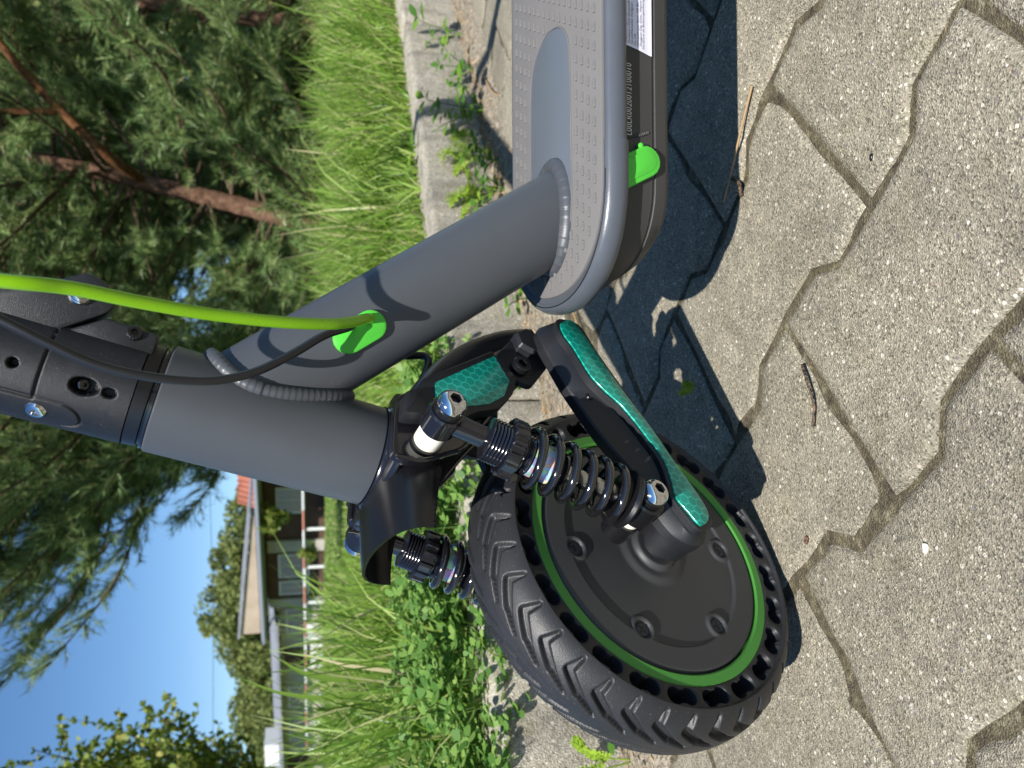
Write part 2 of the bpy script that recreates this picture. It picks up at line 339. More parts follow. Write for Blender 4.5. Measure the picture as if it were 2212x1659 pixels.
def offset(P, d):
    """shrink a polygon by d (miter limited)"""
    P = np.asarray(P, float); a = np.roll(P, 1, 0); b = np.roll(P, -1, 0)
    area = .5*np.sum(P[:, 0]*b[:, 1]-b[:, 0]*P[:, 1]); sg = 1 if area > 0 else -1
    e1 = P-a; e2 = b-P; e1 /= np.linalg.norm(e1, axis=1)[:, None]+1e-12; e2 /= np.linalg.norm(e2, axis=1)[:, None]+1e-12
    n1 = np.stack([-e1[:, 1], e1[:, 0]], 1)*sg; n2 = np.stack([-e2[:, 1], e2[:, 0]], 1)*sg
    m = n1+n2; m /= np.linalg.norm(m, axis=1)[:, None]+1e-12
    c = np.clip((m*n1).sum(1), .45, 1); return P+m*(d/c)[:, None]
def prism(mb, P, z0, z1, T, bev=0.0, bev0=None):
    P = np.asarray(P, float); n = len(P); b0 = bev if bev0 is None else bev0
    rings = []
    if b0: rings.append((offset(P, b0), z0))
    rings.append((P, z0+b0))
    rings.append((P, z1-bev))
    if bev:
        rings.append((offset(P, bev*.3), z1-bev*.3)); rings.append((offset(P, bev), z1))
    V = np.vstack([T(np.column_stack([q, np.full(n, z)])) for q, z in rings]); k = len(rings)
    F = [[i*n+j, i*n+(j+1) % n, (i+1)*n+(j+1) % n, (i+1)*n+j] for i in range(k-1) for j in range(n)]
    F += [list(range(n))[::-1], [(k-1)*n+j for j in range(n)]]
    return mb.add(V, F)
def box(mb, c, hx, hy, hz, T=None):
    s = np.array([[a, b, d] for a in (-1, 1) for b in (-1, 1) for d in (-1, 1)], float)*[hx, hy, hz]+c
    if T is not None: s = T(s)
    return mb.add(s, [[0, 1, 3, 2], [4, 6, 7, 5], [0, 4, 5, 1], [2, 3, 7, 6], [0, 2, 6, 4], [1, 5, 7, 3]])
def smooth_curve(P, m=6):
    """Catmull-Rom through points"""
    P = np.asarray(P, float); Q = np.vstack([2*P[0]-P[1], P, 2*P[-1]-P[-2]]); out = []
    for i in range(1, len(Q)-2):
        for t in np.linspace(0, 1, m, endpoint=False):
            a, b, c_, d = Q[i-1], Q[i], Q[i+1], Q[i+2]
            out.append(.5*((2*b)+(-a+c_)*t+(2*a-5*b+4*c_-d)*t*t+(-a+3*b-3*c_+d)*t**3))
    out.append(P[-1]); return np.array(out)
def rounded(P, r, m=5):
    """round the corners of a closed polygon"""
    P = np.asarray(P, float); out = []; n = len(P)
    for i in range(n):
        a, b, c_ = P[i-1], P[i], P[(i+1) % n]
        d1 = a-b; d2 = c_-b; l = min(np.linalg.norm(d1), np.linalg.norm(d2))*.48; q = min(r, l)
        s = b+nrm(d1)*q; e = b+nrm(d2)*q
        for t in np.linspace(0, 1, m): out.append((1-t)**2*s+2*t*(1-t)*b+t*t*e)
    return np.array(out)
def text_mesh(body, size, mat_, name, parent, T, spacing=1.0, shear=0.0):
    """flat print: letters laid on a surface; T maps (x right, y up, 0) to world"""
    cu = bpy.data.curves.new(name, 'FONT'); cu.body = body; cu.size = size; cu.space_character = spacing; cu.shear = shear
    cu.resolution_u = 3
    tmp = bpy.data.objects.new('tmp', cu); col.objects.link(tmp)
    dg = bpy.context.evaluated_depsgraph_get(); ev = tmp.evaluated_get(dg); me0 = ev.to_mesh()
    v = np.array([q.co[:] for q in me0.vertices]); f = [list(p.vertices) for p in me0.polygons]
    ev.to_mesh_clear(); bpy.data.objects.remove(tmp); bpy.data.curves.remove(cu)
    me = mesh_from(name, T(v), f, mat_, None); return link(name, me, parent)

# ------------------------------------------------------------------ setting: paving, soil strip, kerb, lawn
KD = nrm([.776, .630]); KN = np.array([-KD[1], KD[0]]); K0 = np.array([0, .989])   # kerb line and its normal towards the lawn
def kq(x, y): return (np.asarray(x)-K0[0])*KN[0]+(np.asarray(y)-K0[1])*KN[1]
def kp(t, q): return K0+KD*t+KN*q
LAWN_Z = .112; KERB_H = .125
def vnoise(x, y, f, seed=0):
    """cheap smooth value noise"""
    x = np.asarray(x, float)*f; y = np.asarray(y, float)*f; xi = np.floor(x).astype(int); yi = np.floor(y).astype(int)
    def h(a, b): 
        v = np.sin(a*127.1+b*311.7+seed*74.7)*43758.5453; return v-np.floor(v)
    fx = x-xi; fy = y-yi; fx = fx*fx*(3-2*fx); fy = fy*fy*(3-2*fy)
    return (h(xi, yi)*(1-fx)+h(xi+1, yi)*fx)*(1-fy)+(h(xi, yi+1)*(1-fx)+h(xi+1, yi+1)*fx)*fy
def strip_sheet(name, t0, t1, q0, q1, nt_, nq, zfun, mat_):
    t = np.linspace(t0, t1, nt_); q = np.linspace(q0, q1, nq); TT, QQ = np.meshgrid(t, q, indexing='ij')
    P = K0+TT[..., None]*KD+QQ[..., None]*KN; z = zfun(P[..., 0], P[..., 1], QQ)
    V = np.concatenate([P, z[..., None]], -1).reshape(-1, 3); i = np.arange(nt_*nq).reshape(nt_, nq)
    F = np.stack([i[:-1, :-1], i[1:, :-1], i[1:, 1:], i[:-1, 1:]], -1).reshape(-1, 4)
    return quads_object(name, V, F, mat_)
def big_sheet(name, q0, q1, T_, z, mat_):
    c4 = [kp(-T_, q0), kp(T_, q0), kp(T_, q1), kp(-T_, q1)]
    return quads_object(name, np.array([[p[0], p[1], z] for p in c4]), np.array([[0, 1, 2, 3]]), mat_)
pavement = strip_sheet('pavement', -2.6, 3.4, -2.6, .03, 250, 115, lambda x, y, q: -.0052+.0034*vnoise(x, y, 60)+.002*vnoise(x, y, 190, 3), M['joint'])
pavement['kind'] = 'structure'
tag(big_sheet('paved_ground', -400, .03, 400, -.012, M['joint']), kind='structure')
tag(big_sheet('lawn_ground', .05, 600, 600, LAWN_Z, M['lawn']), kind='structure')

# double-T interlocking stones, 200 mm long; rows run up to the kerb
UD = nrm([.713, .701]); VD = np.array([-UD[1], UD[0]]); P0 = np.array([.098, .360]); PITCH_S, LEN, STEP = .126, .200, .017
def wave(t):
    t = abs(((t+.1) % .2)-.1); return STEP*min(1, max(0, (t-.041)/.018))
def stone_outline():
    ts = np.concatenate([np.linspace(0, .041, 4), np.linspace(.047, .059, 3), np.linspace(.075, .125, 4), np.linspace(.141, .153, 3), np.linspace(.159, .2, 4)])
    near = [(wave(t), t) for t in ts]; far = [(PITCH_S+wave(t-.1), t) for t in ts[::-1]]
    up_ = [(s, .2) for s in np.linspace(wave(.2), PITCH_S+wave(.1), 8)[1:-1]]; dn = [(s, 0) for s in np.linspace(PITCH_S+wave(.1), wave(0), 8)[1:-1]]
    return np.array(near+up_+far+dn)-[PITCH_S/2, LEN/2]
def stone_mesh(P, seed, name='paving_stone'):
    r = np.random.default_rng(seed); n = len(P)
    P = offset(P, .0015)
    j = np.convolve(np.tile(r.normal(0, 1, n), 3), np.ones(3)/3, 'same')[n:2*n]*.0009
    ch = (r.random(n) < .10)*r.uniform(.001, .0035, n)
    def ring(d, z, jj): 
        q = offset(P, d); c = q.mean(0); dirv = (c-q)/np.linalg.norm(c-q, axis=1)[:, None]
        return np.column_stack([q+dirv*(j*jj+ch*jj)[:, None], np.full(n, z)])
    rings = [ring(0, -.02, .4), ring(0, -.0042, 1), ring(.0018, -.0019, 1.2), ring(.0052, -.0005, 1.4), ring(.0105, 0, 1.3)]
    V = np.vstack(rings); k = len(rings)
    F = [[i*n+a, i*n+(a+1) % n, (i+1)*n+(a+1) % n, (i+1)*n+a] for i in range(k-1) for a in range(n)]+[[(k-1)*n+a for a in range(n)]]
    return mesh_from(name, V, F, M['paver'], 60)
OUT = stone_outline()
VAR = [stone_mesh(OUT, s) for s in range(7)]
def clip_poly(P, f):
    out = []; n = len(P)
    for i in range(n):
        a, b = P[i], P[(i+1) % n]; fa, fb = f(a), f(b)
        if fa <= 0: out.append(a)
        if (fa < 0 < fb) or (fb < 0 < fa): out.append(a+(b-a)*fa/(fa-fb))
    return np.array(out)
ang = math.atan2(UD[1], UD[0]); stone_rims = []; ns = 0
for k in range(-7, 14):
    for jn in range(-8, 12):
        t0 = jn*LEN+(.1 if k % 2 else 0); ctr = P0+UD*(k*PITCH_S+PITCH_S/2)+VD*(t0+LEN/2)
        d = np.hypot(ctr[0]-.05, ctr[1]-.75)
        if d > 1.25 or ctr[1] < -.15 or abs(ctr[0]) > .62*ctr[1]+.55: continue
        W = P0+UD*(k*PITCH_S)+VD*t0+OUT[:, :1]*UD+OUT[:, 1:]*VD+UD*PITCH_S/2+VD*LEN/2
        lim = -.062+.012*math.sin(jn*2.3+k)
        qs = kq(W[:, 0], W[:, 1])
        if qs.min() > lim-.03: continue
        if qs.max() > lim:
            L2 = clip_poly(OUT, lambda p: float(kq(*(ctr+UD*p[0]+VD*p[1])))-lim)
            if len(L2) < 4: continue
            me = stone_mesh(L2, 100+ns)
        else: me = VAR[ns % 7]
        rt = Matrix.Rotation(ang, 4, 'Z')
        tilt = Matrix.Rotation(rng.normal(0, .006), 4, 'X') @ Matrix.Rotation(rng.normal(0, .006), 4, 'Y')
        link('paving_stone', me, pavement, Matrix.Translation((ctr[0], ctr[1], rng.normal(0, .0009))) @ rt @ tilt)
        if d < 1.1: stone_rims.append(W)
        ns += 1
# moss and grit in the joints
pts = []
for W in stone_rims:
    a = W; b = np.roll(W, -1, 0)
    for _ in range(26):
        t = rng.random((len(W), 1)); pts.append(a+(b-a)*t+rng.normal(0, .0016, a.shape))
pts = np.vstack(pts); msk = (vnoise(pts[:, 0], pts[:, 1], 17, 5)*.6+vnoise(pts[:, 0], pts[:, 1], 55, 9)*.4 > .555) & (kq(pts[:, 0], pts[:, 1]) < -.05)
pts = pts[msk]; n = len(pts); b3 = np.column_stack([pts, np.full(n, -.0048)])
an = rng.uniform(0, 2*np.pi, n); wd = rng.uniform(.0004, .0011, n); hh = rng.uniform(.0010, .0030, n)
dv = np.column_stack([np.cos(an), np.sin(an), np.zeros(n)])*wd[:, None]
tip = b3+np.column_stack([rng.normal(0, .0012, n), rng.normal(0, .0012, n), hh])
tag(tri_object('joint_moss', np.stack([b3-dv, b3+dv, tip], 1), M['moss']), 'olive moss growing in the joints between the paving stones', 'moss', kind='stuff')

# soil strip at the foot of the kerb
def strip_z(x, y, q):
    e = np.clip((q+.115)/.06, 0, 1); return -.010+.013*e+.007*vnoise(x, y, 24, 1)*e+.005*vnoise(x, y, 85, 2)*e
soil_strip = strip_sheet('soil_strip', -2.4, 3.2, -.115, .02, 900, 26, strip_z, M['soil']); soil_strip['kind'] = 'structure'
n = 2000; tt = rng.uniform(-1.0, 1.7, n); qq = -.002-np.abs(rng.normal(0, .036, n)); keep = qq > -.105; tt = tt[keep]; qq = qq[keep]; n = len(tt)
pp = K0+tt[:, None]*KD+qq[:, None]*KN; zz = strip_z(pp[:, 0], pp[:, 1], qq)+.001
an = rng.uniform(0, np.pi, n)+0; ll = rng.uniform(.002, .012, n)*np.where(rng.random(n) < .12, 2.0, 1); wd = rng.uniform(.0004, .0013, n)
ax_ = np.column_stack([np.cos(an), np.sin(an), rng.normal(0, .25, n)])*ll[:, None]; sd = np.column_stack([-np.sin(an), np.cos(an), np.zeros(n)])*wd[:, None]
c3 = np.column_stack([pp, zz+np.abs(ax_[:, 2])*.5])
tag(tri_object('dry_litter', np.stack([c3-ax_*.5-sd, c3-ax_*.5+sd, c3+ax_*.5+sd, c3+ax_*.5-sd], 1), M['dry'], nper=4), 'dry straw and needle litter along the foot of the kerb', 'litter', kind='stuff')
# small stones lying in the strip
mbs = MB()
for _ in range(420):
    t = rng.uniform(-.9, 1.4); q = rng.uniform(-.10, -.004); p = kp(t, q); r_ = rng.uniform(.0012, .0042)
    o = np.array([p[0], p[1], float(strip_z(p[0], p[1], q))+r_*.3])
    v = np.array([[1, 0, 0], [-1, 0, 0], [0, 1, 0], [0, -1, 0], [0, 0, 1], [0, 0, -1]])*rng.uniform(.6, 1.2, (6, 1))*r_*[1, 1, .7]
    mbs.add(o+v, [[0, 2, 4], [2, 1, 4], [1, 3, 4], [3, 0, 4], [2, 0, 5], [1, 2, 5], [3, 1, 5], [0, 3, 5]])
tag(build(mbs, 'gravel', M['paver'], angle=80, fix=False), 'small grit stones in the soil strip', 'gravel', kind='stuff')

# kerb of concrete stones set on edge
kerb = empty('kerb', (*kp(0, .04), 0), kind='structure')
kprof = rounded([(0, -.05), (.085, -.05), (.085, KERB_H), (0.002, KERB_H)], .011, 4)
for i, t0 in enumerate(np.arange(-2.02, 3.2, 1.0)):
    nseg = 60; ts = np.linspace(t0+.004, t0+.996, nseg); r_ = np.random.default_rng(40+i); n = len(kprof)
    V = []
    for a, t in enumerate(ts):
        ee = min(a, nseg-1-a); rr = offset(kprof, .006 if ee == 0 else (.0015 if ee == 1 else 0))
        w_ = r_.normal(0, .0006, n); P = K0+KD*t+(rr[:, :1]+w_[:, None])*KN
        V.append(np.column_stack([P, rr[:, 1]+r_.normal(0, .0006, n)+.003*math.sin(i*2.1)]))
    F = [[a*n+b, a*n+(b+1) % n, (a+1)*n+(b+1) % n, (a+1)*n+b] for a in range(nseg-1) for b in range(n)]+[list(range(n))[::-1], [(nseg-1)*n+b for b in range(n)]]
    mb = MB().add(np.vstack(V), F); build(mb, 'kerb_stone', M['kerb'], kerb, 50)

# ------------------------------------------------------------------ the scooter: frames
LEAN, STEER, RAKE, YAW = 0.14768, 0.68919, 0.29528, 0.02146
sF = np.array([-math.cos(YAW), -math.sin(YAW), 0]); _lh = np.array([math.sin(YAW), -math.cos(YAW), 0]); _zz = np.array([0, 0, 1.])
sZ = _zz*math.cos(LEAN)+_lh*math.sin(LEAN); sL = _lh*math.cos(LEAN)-_zz*math.sin(LEAN)
wS = sZ*math.cos(RAKE)-sF*math.sin(RAKE); _A = sF*math.cos(RAKE)+sZ*math.sin(RAKE)
wN = sL*math.cos(STEER)-_A*math.sin(STEER); wW = _A*math.cos(STEER)+sL*math.sin(STEER)
wC = np.array([-.11158, .44062, .10501]); SO = wC-wW*.02904; OG = SO-sZ*(SO[2]*sZ[2])
def Tw(v): v = np.atleast_2d(np.asarray(v, float)); return wC+v[:, :1]*wW+v[:, 1:2]*wS+v[:, 2:3]*wN      # (fwd, up, left) about the front axle
def Td(v): v = np.atleast_2d(np.asarray(v, float)); return OG-v[:, :1]*sF+v[:, 1:2]*sL+v[:, 2:3]*sZ      # (back, left, up) deck frame
eC = nrm([0.0274, -.9885, -.149]); eC = nrm(eC-wS*(eC@wS)); eR = -np.cross(wS, eC); eR = eR if eR[0] > 0 else -eR
def Ts(v): v = np.atleast_2d(np.asarray(v, float)); return SO+v[:, :1]*eR+v[:, 1:2]*wS+v[:, 2:3]*eC      # stem frame (right, up, outwards)
def mtx_w(o):  # object matrix: local x=up, y=fwd, z=left
    return Matrix(((wS[0], wW[0], wN[0], o[0]), (wS[1], wW[1], wN[1], o[1]), (wS[2], wW[2], wN[2], o[2]), (0, 0, 0, 1)))
scooter = empty('electric_scooter', (float(OG[0]+.2), float(OG[1]), 0), 'grey electric scooter with green details and sprung front wheel on the paving', 'scooter')
def part(mb, name, mat_, parent=None, angle=38, label=None, **k): return build(mb, name, mat_, parent or scooter, angle, label, **k)

# --- tyre: grid with chevron grooves and figure-eight holes as relief
NA = 960
kk = np.radians(np.linspace(-70.5, 70.5, 84)); tr_r = .088+.02*np.cos(kk); tr_d = .02735*np.sin(kk)
sw_r = np.array([.0942, .0938, .0936]); sw_d = np.array([.0245, .0240, .0238])
pr = np.concatenate([sw_r[::-1], tr_r, sw_r]); pd = np.concatenate([-sw_d[::-1], tr_d, sw_d])
nsw = len(sw_r); ntr = len(tr_r); npf = len(pr)
th = np.linspace(0, 2*np.pi, NA, endpoint=False); TH, RR = np.meshgrid(th, pr, indexing='ij'); DD = np.broadcast_to(pd, TH.shape).copy(); RR = RR.copy()
# grooves
arc = np.zeros(npf); arc[nsw:nsw+ntr] = np.cumsum(np.r_[0, np.hypot(np.diff(tr_r), np.diff(tr_d))]); arc[nsw:nsw+ntr] -= arc[nsw+ntr//2-1:nsw+ntr//2+1].mean()
def seg_d(px, py, ax, ay, bx, by, ra, rb):
    dx, dy = bx-ax, by-ay; t = np.clip(((px-ax)*dx+(py-ay)*dy)/(dx*dx+dy*dy), 0, 1)
    return np.hypot(px-ax-t*dx, py-ay-t*dy)-(ra+(rb-ra)*t)
sd = np.full(TH.shape, 1.0)
for side, ph in ((1, 6.8), (-1, 1.8)):
    y = arc*side
    for sh in (-20, -10, 0, 10):
        u = (np.degrees(TH)-ph) % 10+sh; X = np.radians(u)*.104; Y = np.broadcast_to(y, X.shape)
        g1 = seg_d(X, Y, 0, .0262, .0018, .0170, .0012, .0026); g2 = seg_d(X, Y, .0018, .0170, -.0100, .0100, .0026, .0024); g3 = seg_d(X, Y, -.0100, .0100, -.0226, .0048, .0019, .0008)
        dd = np.minimum(np.minimum(g1, g2), g3); m = np.zeros(TH.shape, bool); m[:, nsw:nsw+ntr] = True
        sd = np.where(m & (Y > -.001), np.minimum(sd, dd), sd)
dep = .0036*np.clip((.0002-sd)/.0008, 0, 1)
seam = .00035*np.exp(-(arc/.0004)**2); seam[:nsw] = 0; seam[nsw+ntr:] = 0
kfull = np.concatenate([np.full(nsw, -1.25), kk, np.full(nsw, 1.25)]); isT = np.zeros(npf); isT[nsw:nsw+ntr] = 1
RR -= (dep+seam)*np.cos(kfull)*isT; DD -= (dep+seam)*np.sin(kfull)*isT
V = np.stack([RR*np.cos(TH), RR*np.sin(TH), DD], -1).reshape(-1, 3); ii = np.arange(NA*npf).reshape(NA, npf); jj = np.roll(ii, -1, 0)
FQ = np.stack([ii[:, :-1], jj[:, :-1], jj[:, 1:], ii[:, 1:]], -1).reshape(-1, 4)
# side walls: 24 sectors a side, each with a figure-eight hole
def rho(f):
    c, s_ = np.cos(f), np.sin(f); best = np.full(f.shape, 0.0)
    for cx, cy, rr in ((.0046, .0004, .0046), (-.0046, -.0004, .0046), (0, 0, .0034)):
        b_ = c*cx+s_*cy; q = b_*b_-(cx*cx+cy*cy-rr*rr); best = np.where(q > 0, np.maximum(best, b_+np.sqrt(np.maximum(q, 0))), best)
    return best
hw_ = R(7.5); y0_, y1_ = -.0062, .0052; corners = np.array([math.atan2(y, x) for x in (-.0893*hw_, .0893*hw_) for y in (y0_, y1_)])
fa = np.sort(np.concatenate([np.linspace(-np.pi, np.pi, 60, endpoint=False), corners])); nf = len(fa)
bx = np.minimum(.0893*hw_/np.maximum(np.abs(np.cos(fa)), 1e-9), np.where(np.sin(fa) > 0, y1_, -y0_)/np.maximum(np.abs(np.sin(fa)), 1e-9))
r0h = rho(fa); outer = np.column_stack([bx*np.cos(fa), bx*np.sin(fa)]); unit = np.column_stack([np.cos(fa), np.sin(fa)])
loops = [(outer, 0), (unit*np.minimum(r0h+.0010, bx*.985)[:, None], 0), (unit*np.minimum(r0h+.0004, bx*.97)[:, None], -.0003), (unit*np.minimum(r0h, bx*.95)[:, None], -.0010), (unit*(r0h*.98)[:, None], -.016)]
SV, SF = [V], [FQ]; base = len(V)
for sg in (1, -1):
    for k in range(24):
        a0 = R(15*k)
        for lp, dz in loops:
            rr = .0884+lp[:, 1]; aa = a0+lp[:, 0]/.0893
            dd = np.interp(rr, [.0822, .0832, .0936], [.0218, .0228, .0238])+dz
            SV.append(np.column_stack([rr*np.cos(aa), rr*np.sin(aa), dd*sg]))
        for q in range(len(loops)-1):
            i = base+q*nf+np.arange(nf); j = base+q*nf+(np.arange(nf)+1) % nf; SF.append(np.stack([i, j, j+nf, i+nf], -1))
        base += nf*len(loops)
V = np.vstack(SV); FQ = np.vstack(SF)
wheel_tyre = quads_object('front_tyre', Tw(V), FQ, M['tyre'], scooter, True, 'black honeycomb tyre with chevron tread')

# --- green rim, motor cover, hub
mb = MB()
for sg in (1, -1):
    prof = [(.0826, .0195), (.0826, .0214), (.0818, .0222), (.0766, .0224), (.0757, .0216), (.0757, .012)]
    t = np.linspace(0, 2*np.pi, 144, endpoint=False)
    V = np.vstack([Tw(np.column_stack([r_*np.cos(t), r_*np.sin(t), np.full(144, d*sg)])) for r_, d in prof])
    F = [[i*144+j, i*144+(j+1) % 144, (i+1)*144+(j+1) % 144, (i+1)*144+j] for i in range(len(prof)-1) for j in range(144)]
    mb.add(V, F)
part(mb, 'rim', M['rim'], None, 30, 'green painted wheel rim', fix=False)
SCR = [R(77-60*i) for i in range(6)]; SR = .0562
def cover(sg, nr, na):
    r_ = np.concatenate([[.0004], np.linspace(.004, .074, nr), [.0752, .0757]]); t = np.linspace(0, 2*np.pi, na, endpoint=False)
    TT, R2 = np.meshgrid(t, r_, indexing='ij'); X = R2*np.cos(TT); Y = R2*np.sin(TT); d = np.full(X.shape, .0204)
    def st(e, w_): 
        q = np.clip(e/w_+.5, 0, 1); return q*q*(3-2*q)
    lev = R2-.0600
    for a in SCR:
        dd = np.hypot(X-SR*math.cos(a), Y-SR*math.sin(a)); lev = np.maximum(lev, .0078-dd)
    d = d+.0014*st(lev, .0013)
    for a in SCR:
        dd = np.hypot(X-SR*math.cos(a), Y-SR*math.sin(a)); d = d-.0022*st(.0051-dd, .0010)
    d = d+.0019*st(.0215-R2, .006)+.0036*st(.0145-R2, .002)
    d = d-.0004*st(R2-.0735, .0015)-.004*st(R2-.0750, .0008)
    V = Tw(np.stack([X, Y, d*sg], -1).reshape(-1, 3)); nn = len(r_); i = np.arange(na*nn).reshape(na, nn); j = np.roll(i, -1, 0)
    F = np.stack([i[:, :-1], j[:, :-1], j[:, 1:], i[:, 1:]], -1).reshape(-1, 4)
    return quads_object('motor_cover', V, F, M['cover'], scooter, True, 'dark grey motor cover inside the wheel')
cov = cover(1, 100, 420); cover(-1, 24, 72)
for a in SCR:
    o = Tw([(SR*math.cos(a), SR*math.sin(a), .0184)])[0]
    mb = MB(); lathe(mb, o, wN, [(0, .0044), (.0012, .0044), (.0019, .0036), (.0021, .002), (.0021, 0)], 20)
    s_ = build(mb, 'screw', M['cover'], cov, 30)
    mb = MB(); q = a+.4
    for b in (q, q+math.pi/2):
        def Tx(v, b=b, o=o): return o+v[:, :1]*(math.cos(b)*wW+math.sin(b)*wS)+v[:, 1:2]*(-math.sin(b)*wW+math.cos(b)*wS)+v[:, 2:3]*wN
        box(mb, np.array([0, 0, .0019]), .0026, .0005, .0005 if b == q else .00045, Tx)
    build(mb, 'cross_slot', M['ink'], cov, 30)

# --- swing arms, fork crown, mudguard (wheel frame, millimetres / 1000)
def mm(P): return np.array(P, float)/1000
ARMP = mm([(-127, 70), (-124, 61), (-106.5, 52), (-88, 41), (-62.4, 25.3), (-38.4, 12), (-14, -4.5), (-2, -10), (6, -9), (12, -3), (13, 3), (6, 10), (-4, 16.6), (-17, 17.6), (-30, 19.8), (-43, 28), (-55, 36.5), (-63, 44), (-71, 55), (-80, 63), (-99, 72.5), (-109, 79), (-119, 81), (-125, 77)])
ARMB = mm([(-128, 72), (-126, 62), (-107, 53), (-88, 42), (-62, 27), (-38, 14), (-14, -3), (-4, -11), (6, -13), (14, -8), (16, 2), (12, 12), (2, 20), (-14, 26), (-26, 34), (-38, 45), (-48, 53), (-57, 59), (-68, 66), (-80, 73), (-97, 81), (-108, 86), (-119, 88), (-126, 82)])
def closed_curve(P, m=4):
    Q = np.vstack([P[-2:], P, P[:2]]); C = smooth_curve(Q, m); return C[2*m:-2*m][:len(P)*m]
ARMP, ARMB = closed_curve(ARMP), closed_curve(ARMB)
TEAL1 = closed_curve(mm([(-124.8, 72.5), (-123.7, 65.8), (-106.4, 55.3), (-85.7, 43.5), (-65.5, 30.1), (-49.8, 19.6), (-31.3, 9.2), (-11.9, -2.7), (-1.7, -7.1), (4.8, -6.1), (9.5, -1.4), (9.9, 1.9), (3.5, 7.7), (-4.9, 14.1), (-17.3, 15.0), (-29.8, 17.2), (-43.1, 25.4), (-55.4, 34.1), (-64.5, 42.4), (-72.7, 53.2), (-81.1, 60.8), (-99.7, 70.1), (-109.4, 76.3), (-118.6, 77.9)]))
for sg in (1, -1):
    T_ = (lambda v, sg=sg: Tw(v*[1, 1, sg]))
    mb = MB(); n = len(ARMP); rg = [(offset(ARMB, .0012), .0462), (ARMB, .0474), (ARMB, .0535), (offset(ARMB, .0008), .0548), (offset(ARMP, -.0012), .0596), (ARMP, .0604), (ARMP, .0641), (offset(ARMP, .0007), .0648)]
    mb.add(np.vstack([T_(np.column_stack([q, np.full(n, z)])) for q, z in rg]), [[i*n+j, i*n+(j+1) % n, (i+1)*n+(j+1) % n, (i+1)*n+j] for i in range(len(rg)-1) for j in range(n)]+[list(range(n))[::-1], [(len(rg)-1)*n+j for j in range(n)]])
    arm = part(mb, 'swing_arm', M['plastic'], None, 25, 'black moulded swing arm running to the front axle')
    mb = MB()
    lathe(mb, T_(np.array([[0, 0, .0262]]))[0], wN*sg, [(0, .0100), (.003, .0100), (.0034, .0118), (.0062, .0118), (.0068, .0146), (.018, .0150), (.0214, .0150)], 40)
    build(mb, 'axle_boss', M['plastic'], arm, 30)
    mb = MB(); V = np.column_stack([TEAL1[:, 1], TEAL1[:, 0]])
    me_T = lambda v: v
    prism(mb, V, -.0004, .0006, me_T, .0003, 0)
    o = wC+wN*.0652*sg
    m_ = mtx_w(o)
    build(mb, 'reflector', M['teal'], arm, 25, 'green honeycomb reflective strip', mtx=m_)
    # side plate of the yoke, from the crown back to the pivot
    PL = rounded(mm([(-4, 171), (-2, 163), (-6, 152), (-13, 142), (-22, 131), (-44, 119), (-66, 107), (-90, 92), (-112, 74), (-128, 72), (-131, 84), (-120, 95), (-98, 112), (-84, 128), (-66, 147), (-54, 161), (-46, 170), (-34, 172)]), .005, 4)
    mb = MB(); prism(mb, PL, .0305, .0365, T_, .0012)
    part(mb, 'yoke_plate', M['gloss'], None, 30)
    # flanged lower edge of the stamped yoke
    mb = MB(); tube(mb, T_(smooth_curve(np.column_stack([mm([(-3, 169), (-5, 155), (-13, 142), (-22, 131), (-44, 118.5), (-66, 106), (-90, 91), (-110, 75)]), np.full(8, .0372)]), 5)), .0014, 8)
    part(mb, 'yoke_flange', M['gloss'], None, 40)
    # reflector mount block
    BK = mm([(-30, 164), (-42, 165), (-55, 160), (-96, 117), (-80, 100), (-66, 103), (-50, 113), (-42, 127), (-30, 140), (-27, 154)])
    mb = MB(); prism(mb, rounded(BK, .0015, 3), .0362, .0455, T_, .0016)
    blk = part(mb, 'reflector_mount', M['plastic'], None, 25)
    TL = rounded(mm([(-35, 153), (-53.5, 153), (-91, 115.5), (-74, 106), (-60, 110), (-50, 120), (-43, 134), (-33, 141)]), .0008, 3)
    mb = MB(); prism(mb, np.column_stack([TL[:, 1], TL[:, 0]]), -.0003, .0006, me_T, .0002, 0)
    build(mb, 'reflector', M['teal'], blk, 25, 'green honeycomb reflective patch', mtx=mtx_w(wC+wN*.0457*sg))
    # pivot lug, hex block and socket bolts
    mb = MB(); prism(mb, rounded(mm([(-84, 104), (-98, 112), (-116, 101), (-128, 88), (-124, 74), (-108, 72), (-80, 88)]), .005, 4), .0362, .0415, T_, .001)
    part(mb, 'pivot_lug', M['plastic'], None, 30)
    for (a, s_, r_, d0, d1) in ((-91, 97, .0058, .0415, .0482), (-70, 58, .0026, .0560, .0590)):
        mb = MB(); o = T_(np.array([[a/1000, s_/1000, d0]]))[0]; h = d1-d0
        lathe(mb, o, wN*sg, [(0, r_), (h-.0006, r_), (h, r_*.88), (h, r_*.52), (h*.55, r_*.5), (h*.55, 0)], 26)
        part(mb, 'socket_bolt', M['satin'], None, 35)
    mb = MB(); o = T_(np.array([[-.115, .0905, .0400]]))[0]
    hexm = lambda t, i: 1/np.cos(((t+.2) % (np.pi/3))-np.pi/6)
    lathe(mb, o, wN*sg, [(0, .0092), (.0055, .0092), (.0085, .0078), (.0085, 0)], 48, hexm)
    part(mb, 'pivot_nut', M['plastic'], None, 25)
    # rubber stop in front of the mount
    mb = MB(); prism(mb, rounded(mm([(-24, 170), (-40, 170), (-45, 160), (-28, 155)]), .002, 3), .0362, .0480, T_, .002)
    part(mb, 'rubber_stop', M['plastic'], None, 25)
    # shock absorber
    A0 = np.array([-.0170, .1535, .058*1]); A1 = np.array([.0015, .0335, .058])
    pA, pB = T_(A0[None])[0], T_(A1[None])[0]; ax_ = nrm(pB-pA); Ln = np.linalg.norm(pB-pA)
